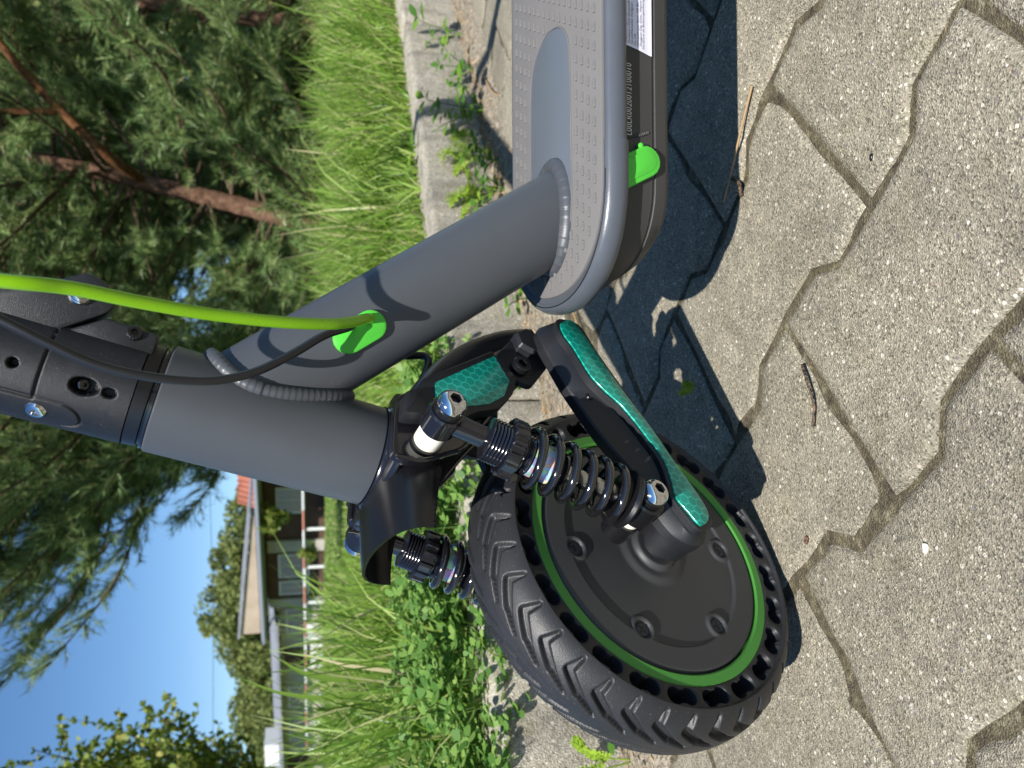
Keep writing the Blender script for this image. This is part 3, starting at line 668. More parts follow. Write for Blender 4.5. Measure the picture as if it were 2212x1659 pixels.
    shock = empty('shock_absorber', tuple(pA)); attach(shock, scooter); shock.location = (0, 0, 0)
    shock.matrix_basis = Matrix.Translation(Vector(pA)); WORLD[shock.name] = Matrix.Translation(Vector(pA))
    mb = MB(); lathe(mb, pA-wN*sg*.0072, wN*sg, [(0, .0088), (.0012, .0098), (.013, .0098), (.0144, .0088)], 32)
    tube(mb, [pA+ax_*.006, pA+ax_*.020, pA+ax_*.026], [.0062, .0058, .0060], 20)
    build(mb, 'upper_eye', M['gloss'], shock, 35)
    mb = MB()
    prof = [(.0235, .004), (.0245, .0100)]
    for i in range(6): prof += [(.0252+i*.0019, .0116), (.0259+i*.0019, .0119), (.0264+i*.0019, .0107)]
    prof += [(.0375, .0108), (.046, .0106)]
    for i in range(3): prof += [(.0462+i*.0016, .0112), (.0468+i*.0016, .0104)]
    prof += [(.052, .0098), (.053, 0)]
    lathe(mb, pA, ax_, prof, 36); build(mb, 'threaded_body', M['gloss'], shock, 40)
    mb = MB(); kn = lambda t, i: 1+.045*np.sign(np.cos(t*14))*(1 if 0 < i < 5 else .4)
    lathe(mb, pA, ax_, [(.0355, .0105), (.0357, .0146), (.0364, .0154), (.0432, .0154), (.0440, .0148), (.0442, .0105)], 112, kn)
    build(mb, 'knurled_collar', M['gloss'], shock, 30)
    mb = MB(); lathe(mb, pA, ax_, [(.0505, .0085), (.0507, .0101), (.0650, .0101), (.0652, .0085)], 36); build(mb, 'sticker', M['holo'], shock, 35, 'silver rainbow holographic sticker')
    mb = MB(); lathe(mb, pA, ax_, [(.064, .0102), (.068, .0100), (.0715, .0088), (.073, .0052), (.0735, 0)], 30); build(mb, 'body_end', M['gloss'], shock, 40)
    mb = MB(); lathe(mb, pA, ax_, [(.070, 0), (.070, .0050), (.108, .0050), (.108, 0)], 24); build(mb, 'piston_rod', M['steel'], shock, 35)
    nt_ = 6.3; t = np.linspace(0, 1, int(nt_*30)); u0 = nrm(np.cross(ax_, wN)); v0 = np.cross(ax_, u0)
    hz = .0450+(.1080-.0450)*t; ph_ = 2*np.pi*nt_*t+(.3 if sg > 0 else 2.4)
    mb = MB(); tube(mb, pA+ax_*hz[:, None]+.0144*(np.cos(ph_)[:, None]*u0+np.sin(ph_)[:, None]*v0), .0025, 12)
    build(mb, 'coil_spring', M['spring'], shock, 60, 'glossy black coil spring')
    mb = MB(); lathe(mb, pA, ax_, [(.1045, .006), (.1050, .0120), (.1085, .0118), (.1098, .0158), (.1118, .0168), (.1134, .0158), (.1140, .008)], 40); build(mb, 'spring_seat', M['satin'], shock, 35)
    mb = MB(); lathe(mb, pB-wN*sg*.0068, wN*sg, [(-.002, .0094), (-.001, .0104), (.0134, .0104), (.0146, .0094)], 32); tube(mb, [pB-ax_*.012, pB-ax_*.004], .0068, 18)
    build(mb, 'lower_eye', M['satin'], shock, 35)
    for p_, d0 in ((pA, .0385), (pB, .0440)):
        base = p_-wN*sg*.058
        mb = MB(); lathe(mb, base+wN*sg*d0, wN*sg, [(0, .0072), (.0006, .0076), (.0515-d0-.0006, .0076), (.0515-d0, .0072)], 32); build(mb, 'spacer', M['nylon'], shock, 35, 'white nylon spacer')
        mb = MB(); lathe(mb, base+wN*sg*.0300, wN*sg, [(0, .0086), (d0-.0301, .0086)], 28); build(mb, 'standoff', M['satin'], shock, 35)
        mb = MB(); lathe(mb, base+wN*sg*.0648, wN*sg, [(0, .0078), (.0036, .0078), (.0040, .0074)], 32); build(mb, 'bolt_washer', M['satin'], shock, 35)
        mb = MB(); hexs = lambda t, i: (1/np.cos(((t) % (np.pi/3))-np.pi/6) if i >= 7 else 1)
        lathe(mb, base+wN*sg*.0688, wN*sg, [(0, .0074), (.0016, .0080), (.0036, .0077), (.0054, .0066), (.0066, .0050), (.0070, .0040), (.0070, .0034), (.0069, .0029), (.0032, .0029), (.0032, 0)], 48, hexs)
        build(mb, 'dome_bolt', M['chrome'], shock, 28, 'chrome dome bolt with hex socket')
        mb = MB(); lathe(mb, base+wN*sg*.0716, wN*sg, [(0, .0024), (.0008, .0031), (.0026, .0031), (.0026, .0027), (.0012, .0025), (.0012, 0)], 24, lambda t, i: 1/np.cos((t % (np.pi/3))-np.pi/6)); build(mb, 'dark_socket_liner', M['satin'], shock, 28)  # black liner added in the hex socket, its dark colour stands in for shade
    def Tst(v, sg=sg):
        # print wrapped round the shock body: x runs round it, y along it
        aa = v[:, 0]/.0103+(1.9 if sg > 0 else 1.5); f_ = nrm(wN*sg-ax_*((wN*sg)@ax_)); g_ = np.cross(ax_, f_)
        return pA+ax_*(.0535+v[:, 1]*1.0)[:, None]+.01018*(np.cos(aa)[:, None]*f_+np.sin(aa)[:, None]*g_)
    text_mesh('CHAO' if sg > 0 else 'MADE', .0062, M['redink'] if sg > 0 else M['ink'], 'printed_text', shock, lambda v: Tst(np.column_stack([v[:, 0]-.011, v[:, 1]])), 1.1)

# crown: top plate, bearing cups
mb = MB(); TP = rounded(mm([(-4, -36), (1, -20), (2, 0), (1, 20), (-4, 36), (-50, 34), (-58, 24), (-58, -24), (-50, -34)]), .004, 4)
prism(mb, TP, .1630, .1690, lambda v: Tw(v[:, [0, 2, 1]]), .002)
part(mb, 'crown_plate', M['gloss'], None, 30)
mb = MB(); lathe(mb, SO+wS*.1660, wS, [(0, .0335), (.0012, .0340), (.0022, .0318), (.0048, .0290), (.0056, .0286), (.0056, 0)], 64); part(mb, 'lower_bearing_cup', M['gloss'], None, 40)
# cross web between the yoke plates, folded down at the front
mb = MB(); web = np.column_stack([mm([(3, 166), (-2, 158), (-8, 149), (-15, 141)]), ])
for a, b in zip(web[:-1], web[1:]): pass
# mudguard: one shell from the nose in front of the crown to the tail behind the pivot
def guard(r0):
    an = np.radians(np.concatenate([np.linspace(78.5, 104, 22), np.linspace(106, 154, 40)])); out = []
    for a in an:
        deg = math.degrees(a); fl = np.interp(deg, [78, 92, 104, 120, 140, 150, 154], [.022, .028, .024, .019, .0155, .0115, .007])
        wd = np.interp(deg, [78, 84, 100, 125, 145, 154], [.031, .032, .032, .0305, .0290, .0265])
        x = np.array([-1, -1, -.985, -.94, -.84, -.68, -.5, -.3, -.1, .1, .3, .5, .68, .84, .94, .985, 1, 1]); m_ = np.interp(deg, [84, 112], [0, 1])
        fr = np.array([1, .9, .72, .52, .33, .18, .09, .03, .0]); re_ = np.array([1, .66, .36, .16, .06, .02, .0, 0, 0]); dr = fr*(1-m_)+re_*m_; dr = np.concatenate([dr, dr[::-1]])
        d = wd*x; rr = r0+np.interp(deg, [78, 100, 152], [-.002, 0, .0015])-fl*dr
        aa = np.full(len(x), a)
        out.append(np.column_stack([rr*np.cos(aa), rr*np.sin(aa), d]))
    return np.stack(out)
G1, G0 = guard(.1722), guard(.1705); na_, nx_ = G1.shape[:2]
V = np.vstack([Tw(G1.reshape(-1, 3)), Tw(G0.reshape(-1, 3))]); i1 = np.arange(na_*nx_).reshape(na_, nx_); i0 = i1+na_*nx_
F = []
for I in (i1, i0): F += np.stack([I[:-1, :-1], I[1:, :-1], I[1:, 1:], I[:-1, 1:]], -1).reshape(-1, 4).tolist()
edge = list(i1[0])+list(i1[1:, -1])+list(i1[-1, -2::-1])+list(i1[-2:0:-1, 0]); off_ = na_*nx_
F += [[edge[a], edge[(a+1) % len(edge)], edge[(a+1) % len(edge)]+off_, edge[a]+off_] for a in range(len(edge))]
part(MB().add(V, F), 'mudguard', M['satin'], None, 50, 'black curved mudguard over the front wheel')

# --- head tube, down tube and welds
RH, RD, RL = .02789, .0265, .0205
mb = MB(); lathe(mb, SO+wS*.1716, wS, [(0, RH-.001), (.0008, RH), (.1122, RH), (.1130, RH-.001), (.1130, .022)], 96); part(mb, 'head_tube', M['frame'], None, 35)
DA = .54902; DT0 = Td([(.07439, 0, .34475)])[0]; dD = nrm(-sF*math.sin(DA)-sZ*math.cos(DA)); dV = np.cross(sL, dD)
DECK_Z = .1508
def dt_hit(phi, r_):
    o = DT0+(r_-RD+RL)*math.cos(phi)*sL+r_*math.sin(phi)*dV
    oo = o-SO; op = oo-wS*(oo@wS); dp = dD-wS*(dD@wS); a_ = dp@dp; b_ = 2*op@dp; c_ = op@op-RH**2
    return o+dD*((-b_+math.sqrt(max(0, b_*b_-4*a_*c_)))/(2*a_))
phs = np.linspace(0, 2*np.pi, 120, endpoint=False)
st_ = np.array([dt_hit(p, RD)-dD*.006 for p in phs]); en_ = []
for p in phs:
    o = DT0+RL*math.cos(p)*sL+RD*math.sin(p)*dV; t = ((OG+sZ*(DECK_Z-.004)-o)@sZ)/(dD@sZ); en_.append(o+dD*t)
V = np.vstack([st_, np.array(en_)]); n = len(phs)
part(MB().add(V, [[j, (j+1) % n, n+(j+1) % n, n+j] for j in range(n)]), 'down_tube', M['frame'], None, 60, fix=True)
def weld(path, r_, name, closed=True, scales=3.2e-3, amp=.07):
    P = np.asarray(path); L_ = np.r_[0, np.cumsum(np.linalg.norm(np.diff(np.vstack([P, P[:1]]), axis=0), axis=1))]; n_ = int(L_[-1]/.00045)
    s_ = np.linspace(0, L_[-1], n_, endpoint=False); Q = np.column_stack([np.interp(s_, L_, np.append(P[:, k], P[0, k])) for k in range(3)])
    wob = np.cumsum(rng.normal(0, .05, n_)); saw = ((s_+wob*.0006)/scales) % 1
    rad = r_*(.93+amp*(1-saw)**1.5*np.minimum(1, saw*6)+.04*np.sin(s_/.011)+.03*np.sin(s_/.0047+1)); mb = MB(); Tq = np.roll(Q, -1, 0)-np.roll(Q, 1, 0)
    tube(mb, np.vstack([Q, Q[:1]]), np.append(rad, rad[0]), 16, False); return part(mb, name, M['frame'], None, 80, 'rippled weld bead')
weld([dt_hit(p, RD+.0012)+dD*.0006 for p in phs], .0040, 'weld_bead')
wp = []
for p in phs:
    o = DT0+(RL+.0002)*math.cos(p)*sL+(RD+.0002)*math.sin(p)*dV; t = ((OG+sZ*(DECK_Z-.0008)-o)@sZ)/(dD@sZ); wp.append(o+dD*t)
weld(wp, .0060, 'weld_bead', scales=5.5e-3, amp=.045)

# --- deck
def deck_outline(hw, tip, n_=28, x1=.62, cx=.206):
    a = np.linspace(np.pi/2, -np.pi/2, n_); ex = .9
    nose = np.column_stack([cx-(cx-tip)*np.sign(np.cos(a))*np.abs(np.cos(a))**ex, hw*np.sign(np.sin(a))*np.abs(np.sin(a))**ex])
    tail = np.array([[x1-.03, -hw], [x1-.008, -hw+.012], [x1, -hw+.035], [x1, hw-.035], [x1-.008, hw-.012], [x1-.03, hw]])
    mid = np.column_stack([np.linspace(cx+.03, x1-.05, 14), np.full(14, -hw)]); mid2 = np.column_stack([np.linspace(x1-.05, cx+.03, 14), np.full(14, hw)])
    return np.vstack([nose, mid, tail, mid2])
sec = [(.0636, .1490), (.0648, .1499), (.0664, .1497), (.0682, .1480), (.0694, .1450), (.0697, .1420), (.0688, .1388), (.0668, .1370), (.0630, .1366)]
n0 = len(deck_outline(.07, .14)); V = []
for hw, z in sec: V.append(Td(np.column_stack([deck_outline(hw, .1345+(.0697-hw)), np.full(n0, z)])))
k = len(sec); F = [[i*n0+j, i*n0+(j+1) % n0, (i+1)*n0+(j+1) % n0, (i+1)*n0+j] for i in range(k-1) for j in range(n0)]+[list(range(n0))[::-1], [(k-1)*n0+j for j in range(n0)]]
deck = part(MB().add(np.vstack(V), F), 'deck', M['rim_trim'], None, 50, 'grey deck plate with rolled edge')
# front bumper wrap, a slightly proud band round the nose
V = []; ob_ = None
for hw, z in [(.0640, .1497), (.0650, .1505), (.0668, .1503), (.0688, .1485), (.0701, .1452), (.0704, .1419), (.0694, .1383), (.0670, .1362)]:
    o = deck_outline(hw, .1338+(.0704-hw)); o = o[(o[:, 0] < .2225)]
    if o[0, 1] < 0: o = o[::-1]
    o = np.vstack([[.2225, hw], o, [.2225, -hw]]) if o[0, 0] < .222 else o
    V.append(o)
mlen = min(len(v) for v in V); V = [v[:mlen] for v in V]
mb = MB(); n1 = mlen; mb.add(np.vstack([Td(np.column_stack([v, np.full(n1, z)])) for v, z in zip(V, (.1497, .1505, .1503, .1485, .1452, .1419, .1383, .1362))]), [[i*n1+j, i*n1+j+1, (i+1)*n1+j+1, (i+1)*n1+j] for i in range(7) for j in range(n1-1)])
build(mb, 'nose_bumper', M['rim_trim'], deck, 50, fix=False)
so_ = deck_outline(.0664, .1382); so_ = so_[so_[:, 0] < .2225]; so_ = so_[np.argsort(-so_[:, 1])]
mb = MB(); tube(mb, Td(np.column_stack([so_, np.full(len(so_), .1505)])), .00042, 6); build(mb, 'bumper_seam', M['ink'], deck, 60)
# rubber mat with an opening for the tube, and the smooth grey inlay
MO = deck_outline(.0632, .1440, 28); INL = smooth_curve(mm([(311, -3), (308, 10), (300, 20), (288, 24.6), (262, 25.6), (214, 26.6), (196, 26.4), (184, 24), (177, 17), (173, 8), (171, -3), (173, -12), (177, -21), (184, -27), (196, -30.5), (214, -31), (262, -31), (288, -29.5), (300, -24), (308, -13), (311, -3)]), 4)[:-1]
mb = MB(); prism(mb, MO, .1490, DECK_Z, Td, .0009, 0); dmat = build(mb, 'deck_mat', M['mat'], deck, 30, 'grey ribbed rubber foot mat')
mb = MB(); prism(mb, INL, .1496, DECK_Z+.0003, Td, .0002, 0); build(mb, 'inlay', M['inlay'], deck, 30, 'smooth grey inlay around the tube foot')
mb = MB(); rim_ = Td(np.column_stack([offset(INL, -.0006), np.full(len(INL), DECK_Z+.0002)])); tube(mb, np.vstack([rim_, rim_[:1]]), .0006, 6, False); build(mb, 'inlay_lip', M['mat'], dmat, 60)
SP = np.column_stack([0.0028*np.array([-1, -.85, -.4, .4, .85, 1, .85, .4, -.4, -.85]), 0.0008*np.array([0, .75, 1, 1, .75, 0, -.75, -1, -1, -.75])])
nS = len(SP); ctr = np.zeros(2)
sv = np.vstack([np.column_stack([SP, np.full(nS, -.0003)]), np.column_stack([SP*.97, np.full(nS, .0013)]), np.column_stack([SP*.66, np.full(nS, .0017)])])
stud_me = mesh_from('stud', sv, [[i*nS+j, i*nS+(j+1) % nS, (i+1)*nS+(j+1) % nS, (i+1)*nS+j] for i in range(2) for j in range(nS)]+[[2*nS+j for j in range(nS)]], M['mat'], 40)
def inside(P, p):
    x, y = p; c_ = False; j = len(P)-1
    for i in range(len(P)):
        if (P[i][1] > y) != (P[j][1] > y) and x < (P[j][0]-P[i][0])*(y-P[i][1])/(P[j][1]-P[i][1])+P[i][0]: c_ = not c_
        j = i
    return c_
MOi = offset(MO, .004); INo = offset(INL, -.0038); rest = MB(); cnt = 0
for r_ in range(-14, 60):
    for c_ in range(-9, 10):
        l = c_*.0073-.002; xx = .140+r_*.0106-l*.58
        if xx < .145 or xx > .60 or abs(l) > .060 or not inside(MOi, (xx, l)) or inside(INo, (xx, l)): continue
        o = Td([(xx, l, DECK_Z)])[0]
        if xx < .362 and cnt < 300:
            m_ = Matrix(((-sF[0], sL[0], sZ[0], o[0]), (-sF[1], sL[1], sZ[1], o[1]), (-sF[2], sL[2], sZ[2], o[2]), (0, 0, 0, 1)))
            link('stud', stud_me, dmat, m_); cnt += 1
        else: rest.add(Td(sv+[xx, l, DECK_Z]), [[i*nS+j, i*nS+(j+1) % nS, (i+1)*nS+(j+1) % nS, (i+1)*nS+j] for i in range(2) for j in range(nS)]+[[2*nS+j for j in range(nS)]])
o = build(rest, 'mat_studs', M['mat'], dmat, 40, fix=False); o['kind'] = 'stuff'
# battery case under the deck
csec = [(.0605, .1380, .1430), (.0602, .1330, .1435), (.0592, .1240, .1470), (.0576, .1165, .1530), (.0576, .1150, .1538), (.0566, .1145, .1546), (.0566, .1128, .1550), (.0572, .1124, .1548), (.0560, .1050, .1600), (.0500, .0995, .1660), (.0380, .0970, .1760)]
V = [Td(np.column_stack([deck_outline(hw, tip, x1=.60), np.full(n0, z)])) for hw, z, tip in csec]; k = len(csec)
F = [[i*n0+j, i*n0+(j+1) % n0, (i+1)*n0+(j+1) % n0, (i+1)*n0+j] for i in range(k-1) for j in range(n0)]+[list(range(n0))[::-1], [(k-1)*n0+j for j in range(n0)]]
case = part(MB().add(np.vstack(V), F), 'battery_case', M['case'], None, 30, 'dark battery case under the deck')
def Tside(v):  # surface of the case side: x back, y up, z outwards
    v = np.atleast_2d(np.asarray(v, float)); z = v[:, 1]
    lat = np.interp(z, [.1145, .1165, .1240, .1330, .1375], [.0576, .0576, .0592, .0602, .0604])
    return Td(np.column_stack([v[:, 0], lat+v[:, 2], z]))
# green charge-port cap, a leaning capsule
def capsule(p, q, r_, n_=9):
    p, q = np.array(p), np.array(q); d = nrm(q-p); a0 = math.atan2(d[1], d[0])
    A = np.linspace(-np.pi/2, np.pi/2, n_)
    return np.vstack([q+r_*np.column_stack([np.cos(a0+A), np.sin(a0+A)]), p+r_*np.column_stack([np.cos(a0+np.pi+A), np.sin(a0+np.pi+A)])])
CAPP = capsule((.2045, .1395), (.2145, .1205), .0088)
mb = MB(); prism(mb, CAPP, -.001, .0042, lambda v: Tside(v), .0016, 0); cap_ = part(mb, 'charge_port_cap', M['green'], None, 30, 'bright green rubber charge port cap')
mb = MB(); prism(mb, offset(CAPP, .0030), .0040, .0047, lambda v: Tside(v), .0004, 0); build(mb, 'cap_ridge', M['green'], cap_, 30)
mb = MB(); lathe(mb, Tside([(.2225, .1255, .0022)])[0], sL, [(-.0012, .0016), (.0012, .0016), (.0016, .001)], 12); build(mb, 'pull_tab', M['green'], cap_, 40)
# weld on the case side
mb = MB(); q = smooth_curve(np.array([(.226, .1375, 0), (.2275, .131, 0), (.2295, .124, 0), (.232, .118, 0)]), 30); ss = np.arange(len(q))
tube(mb, Tside(q), .0009*(.75+.45*(1-(ss*.16) % 1)), 8); part(mb, 'case_weld', M['case'], None, 25)
# sticker and serial number
LB = rounded(np.array([(.2790, .1376), (.2768, .1152), (.40, .1152), (.40, .1376)]), .002, 4)
def Tlab(v): return Tside(v)
def grid_patch(P0_, P1_, P2_, P3_, nx, ny, zo):
    u = np.linspace(0, 1, nx); w_ = np.linspace(0, 1, ny); V = []
    for a in w_:
        for b in u: V.append((1-a)*((1-b)*np.array(P0_)+b*np.array(P1_))+a*((1-b)*np.array(P3_)+b*np.array(P2_)))
    V = np.array(V); V = np.column_stack([V, np.full(len(V), zo)])
    F = [[j*nx+i, j*nx+i+1, (j+1)*nx+i+1, (j+1)*nx+i] for j in range(ny-1) for i in range(nx-1)]
    return V, F
V, F = grid_patch((.2762, .1150), (.42, .1150), (.42, .1376), (.2795, .1376), 20, 14, .0004)
lab = part(MB().add(Tside(V), F), 'sticker', M['label'], None, 40, 'white information sticker on the battery case', fix=False)
lines = ['Zatížení/Höchstbelastung: 120 kg', 'Jmenovitý výkon/Nennleistung:', 'Vyrobeno v Číně /Hergestellt in', 'Vyrobil/Hersteller: Dongguan', 'Co., Ltd.', 'Adresa/adresse: Room 358, Bui', ', Dongguan City, China... Nejprve', 'čku/Zuerst die Bedienungsanleitung']
for i, tx in enumerate(lines):
    y0 = .1349-i*.00205; x0 = .2806-(i*.00027)
    text_mesh(tx, .00200, M['ink'], 'printed_text', lab, lambda v, y0=y0, x0=x0: Tside(np.column_stack([x0+v[:, 0], y0+v[:, 1]*.95, np.full(len(v), .0006)])), 1.0, .12)
text_mesh('L00LR0020012100010', .0056, M['serial'], 'serial_number', case, lambda v: Tside(np.column_stack([.2280+v[:, 0]*.77, .1300+v[:, 1], np.full(len(v), .0004)])), 1.05, 0)

# --- grommet and cables
gc_ = Td([(.1187, 0, .2755)])[0]; gp = DT0+dD*((gc_-DT0)@dD)
def Tg(v):
    v = np.atleast_2d(v); a = v[:, 1]/.034; rr = .034+v[:, 2]
    return gp-(.034-RL)*sL+v[:, :1]*dD+(rr*np.cos(a))[:, None]*sL+(rr*np.sin(a))[:, None]*dV
GO_ = capsule((-.0072, 0), (.0072, 0), .0080, 12)
mb = MB(); prism(mb, GO_, -.001, .0038, Tg, .0018, 0); part(mb, 'cable_grommet', M['green'], None, 40, 'bright green rubber cable grommet')
gpts = [[.0350, .4230, .2635], [.0345, .4120, .2660], [.0333, .4010, .2690], [.0303, .3884, .2781], [.0287, .3788, .2893], [.0283, .3654, .3098], [.0299, .3496, .3374], [.0329, .335, .3615], [.0362, .3218, .3828], [.037, .3111, .4022], [.040, .300, .45], [.052, .30, .56], [.085, .325, .74], [.16, .36, .95], [.24, .39, 1.15]]
mb = MB(); tube(mb, smooth_curve(gpts, 10), .0028, 16); part(mb, 'brake_cable', M['lime'], None, 60, 'lime green cable running up from the grommet')
bpts = [[.0330, .4240, .2730], [.0312, .4150, .2745], [.0294, .4065, .2764], [.0243, .3974, .2892], [.0157, .3893, .3024], [.0064, .379, .3188], [.002, .3715, .3344], [.0015, .367, .3494], [.0039, .3622, .3673], [.0087, .3582, .3844], [.0171, .354, .4006], [.026, .3507, .4163], [.05, .345, .46], [.075, .342, .55], [.11, .345, .72], [.18, .36, .95], [.25, .39, 1.15]]
mb = MB(); tube(mb, smooth_curve(bpts, 10), .0021, 14); part(mb, 'black_cable', M['cable'], None, 60)
mb = MB(); tube(mb, smooth_curve([Tw([(-.020, .172, -.01)])[0], [.0119, .4983, .2229], [.0194, .5031, .2419], [.035, .505, .262]], 8), .0026, 12); part(mb, 'motor_cable', M['cable'], None, 60)

# --- folding stem above the head tube
RS = .0268
mb = MB(); lathe(mb, SO+wS*.2846, wS, [(0, .0255), (.0004, .0268), (.0018, .0268), (.0022, .0250), (.0030, .0250)], 80); part(mb, 'upper_bearing_cup', M['gloss'], None, 30)
mb = MB(); lathe(mb, SO+wS*.2874, wS, [(0, .0256), (.0006, RS-.0004), (.0066, RS-.0002), (.0072, RS-.0008), (.0072, .02)], 80); part(mb, 'clamp_ring', M['satin'], None, 30)
# body of the folding joint: cylinder with relief for the parting line, oval access panel and bores
na, nz = 320, 150; A_ = np.linspace(0, 2*np.pi, na, endpoint=False); Z_ = np.linspace(.2947, .372, nz); AA, ZZ = np.meshgrid(A_, Z_, indexing='ij')
rr = np.full(AA.shape, RS)
sx = RS*np.sin(AA); front = np.cos(AA) > 0; X = np.where(front, RS*np.arcsin(np.clip(sx/RS, -1, 1)), 9)   # arc length to the right of the line facing the camera
def dist(x0, z0): return np.hypot(X-x0, ZZ-z0)
def cut(e, d, w_=.0005): 
    global rr
    rr = rr-d*np.clip(e/w_+.5, 0, 1)
cut(.00045-np.where((X > -.0165) & (X < .02), np.abs(ZZ-.3340+X*.00), 9), .0016)
cut(.00045-np.where(ZZ > .334, np.abs(X+.0165), 9), .0016)
ov = np.maximum(np.hypot((X+.0240)/.0085, np.minimum(ZZ-.3235, 0)/.0105)-1, -1)*.0085
cut(.00040-np.where(ZZ < .372, np.abs(ov), 9), .0014)
cut(.0022-dist(-.0021, .3452), .006); 
e_ = np.hypot((X+.0042)/.0042, (ZZ-.3150)/.0062)-1; cut(-e_*.0042, .0065)
e_ = np.hypot((X+.0042)/.0023, (ZZ-.3042)/.0030)-1; cut(-e_*.0023, .004)
P = SO+ZZ[..., None]*wS+(rr*np.sin(AA))[..., None]*eR+(rr*np.cos(AA))[..., None]*eC
i = np.arange(na*nz).reshape(na, nz); j = np.roll(i, -1, 0)
stemb = quads_object('folding_joint', P.reshape(-1, 3), np.stack([i[:, :-1], j[:, :-1], j[:, 1:], i[:, 1:]], -1).reshape(-1, 4), M['stem'], scooter, True, 'speckled black folding joint of the stem')
mb = MB(); a_ = -.0042/RS; o = SO+wS*.3165+RS*.80*(math.sin(a_)*eR+math.cos(a_)*eC)
lathe(mb, o, nrm(eC*.8-wS*.45), [(-.002, .0028), (.0016, .0028), (.0020, .0022), (.0020, .0012), (.0006, .0012), (.0006, 0)], 20); build(mb, 'socket_bolt', M['gloss'], stemb, 30)
a_ = -.0232/RS; nb = math.sin(a_)*eR+math.cos(a_)*eC; o = SO+wS*.3318+(RS-.0012)*nb
mb = MB(); lathe(mb, o, nb, [(0, .0046), (.0012, .0046), (.0024, .0038), (.0030, .0026), (.0030, .0020), (.0016, .0018), (.0016, 0)], 28); build(mb, 'chrome_bolt', M['chrome'], stemb, 28)
# latch block standing off to the right
mb = MB(); prism(mb, rounded(np.array([(.0140, .2925), (.0290, .2925), (.0298, .3165), (.0165, .3345), (.0150, .3345)]), .0015, 4), .004, .0185, Ts, .0012); lb = part(mb, 'latch_plate', M['stem'], None, 25)
mb = MB(); prism(mb, np.array([(.0125, .2945), (.0148, .2940), (.0160, .3345), (.0142, .3365)]), .0150, .0215, Ts, .0005); build(mb, 'latch_slot', M['ink'], lb, 25)
mb = MB(); prism(mb, rounded(np.array([(.0160, .336), (.0320, .3165), (.0385, .3140), (.0460, .3215), (.0480, .3305), (.0410, .3400), (.0350, .352), (.032, .373), (.016, .373)]), .003, 4), .002, .0195, Ts, .0018); lg = part(mb, 'hinge_lug', M['stem'], None, 25)
o = Ts([(.0362, .3300, .0195)])[0]; mb = MB(); lathe(mb, o, eC, [(0, .0050), (.0012, .0050), (.0026, .0042), (.0032, .0028), (.0032, .0016), (.0020, .0015), (.0020, 0)], 30); build(mb, 'chrome_bolt', M['chrome'], lg, 28)
o = Ts([(.0262, .3030, .0175)])[0]; mb = MB(); lathe(mb, o, nrm(eC+eR*.3), [(0, .0036), (.0024, .0036), (.0030, .0031), (.0030, .0018), (.0016, .0018), (.0016, 0)], 60, lambda t, i: 1+.03*np.sign(np.cos(t*15))); build(mb, 'knurled_screw', M['satin'], lb, 28)
# rest of the stem and the handlebar, above the picture, for their shadow
mb = MB(); lathe(mb, SO+wS*.371, wS, [(0, RS), (.03, RS), (.05, .0225), (.93, .0200), (.93, 0)], 40); part(mb, 'stem_tube', M['satin'], None, 35)
tb = SO+wS*1.30
mb = MB(); tube(mb, [tb-wN*.22, tb-wN*.08, tb, tb+wN*.08, tb+wN*.22], .0145, 20); hb = part(mb, 'handlebar', M['satin'], None, 40)
for sg in (1, -1):
    mb = MB(); tube(mb, [tb+wN*.12*sg, tb+wN*.225*sg], .0175, 20); build(mb, 'grip', M['plastic'], hb, 40)
# rear wheel, mudguard and kickstand behind the picture edge
rw = Td([(.735, 0, .105)])[0]
mb = MB(); lathe(mb, rw-sL*.025, sL, [(0, .075), (0, .09), (.006, .103), (.018, .1075), (.032, .1075), (.044, .103), (.05, .09), (.05, .075)], 72); part(mb, 'rear_tyre', M['tyre'], None, 40)
mb = MB(); lathe(mb, rw-sL*.02, sL, [(0, .0), (0, .078), (.04, .078), (.04, 0)], 48); part(mb, 'rear_hub', M['cover'], None, 40)
for sg in (1, -1):
    mb = MB(); prism(mb, rounded(np.array([(.59, .148), (.745, .12), (.752, .098), (.725, .092), (.58, .112)]), .01, 4), .032, .042, lambda v, sg=sg: Td(np.column_stack([v[:, 0], v[:, 2]*sg, v[:, 1]])), .002); part(mb, 'rear_fork', M['rim_trim'], None, 30)

# ------------------------------------------------------------------ lawn grass, clover, weeds
def blades(P, h, wdt, lean, seed, z0):
    """P (n,2) roots; returns verts, tris of tapering bent blades"""
    r = np.random.default_rng(seed); n = len(P); a = r.uniform(0, 2*np.pi, n); la = r.uniform(0, 2*np.pi, n)
    side = np.column_stack([np.cos(a), np.sin(a), np.zeros(n)]); ld = np.column_stack([np.cos(la), np.sin(la), np.zeros(n)])
    t = np.array([0, .38, .72, 1.0]); wv = np.array([.8, 1.0, .68, 0]); V = []
    for i in range(4):
        c = np.column_stack([P, np.full(n, z0) if np.isscalar(z0) else z0])
        up_ = h*t[i]*(1-.32*lean*t[i]**1.5); c = c+ld*(h*lean*t[i]**1.9)[:, None]; c[:, 2] += up_
        if i < 3: V += [c-side*(wdt*wv[i])[:, None], c+side*(wdt*wv[i])[:, None]]
        else: V.append(c)
    V = np.stack(V, 1).reshape(-1, 3); b = (np.arange(n)*7)[:, None]
    F = np.concatenate([b+np.array(q)[None] for q in ([0, 1, 3], [0, 3, 2], [2, 3, 5], [2, 5, 4], [4, 5, 6])], 0)
    return V, F
def in_view(x, y, m=.25): return np.abs(x) < .54*y+m
def tallness(x, y):
    """long unmown tufts to the right and to the far left, shorter turf between them"""
    a = x/np.maximum(y, .3); t = np.clip((a+.02)/.12, 0, 1)+np.clip((-.20-a)/.09, 0, 1)
    return np.clip(t, 0, 1)
GV, GF, go = [], [], 0
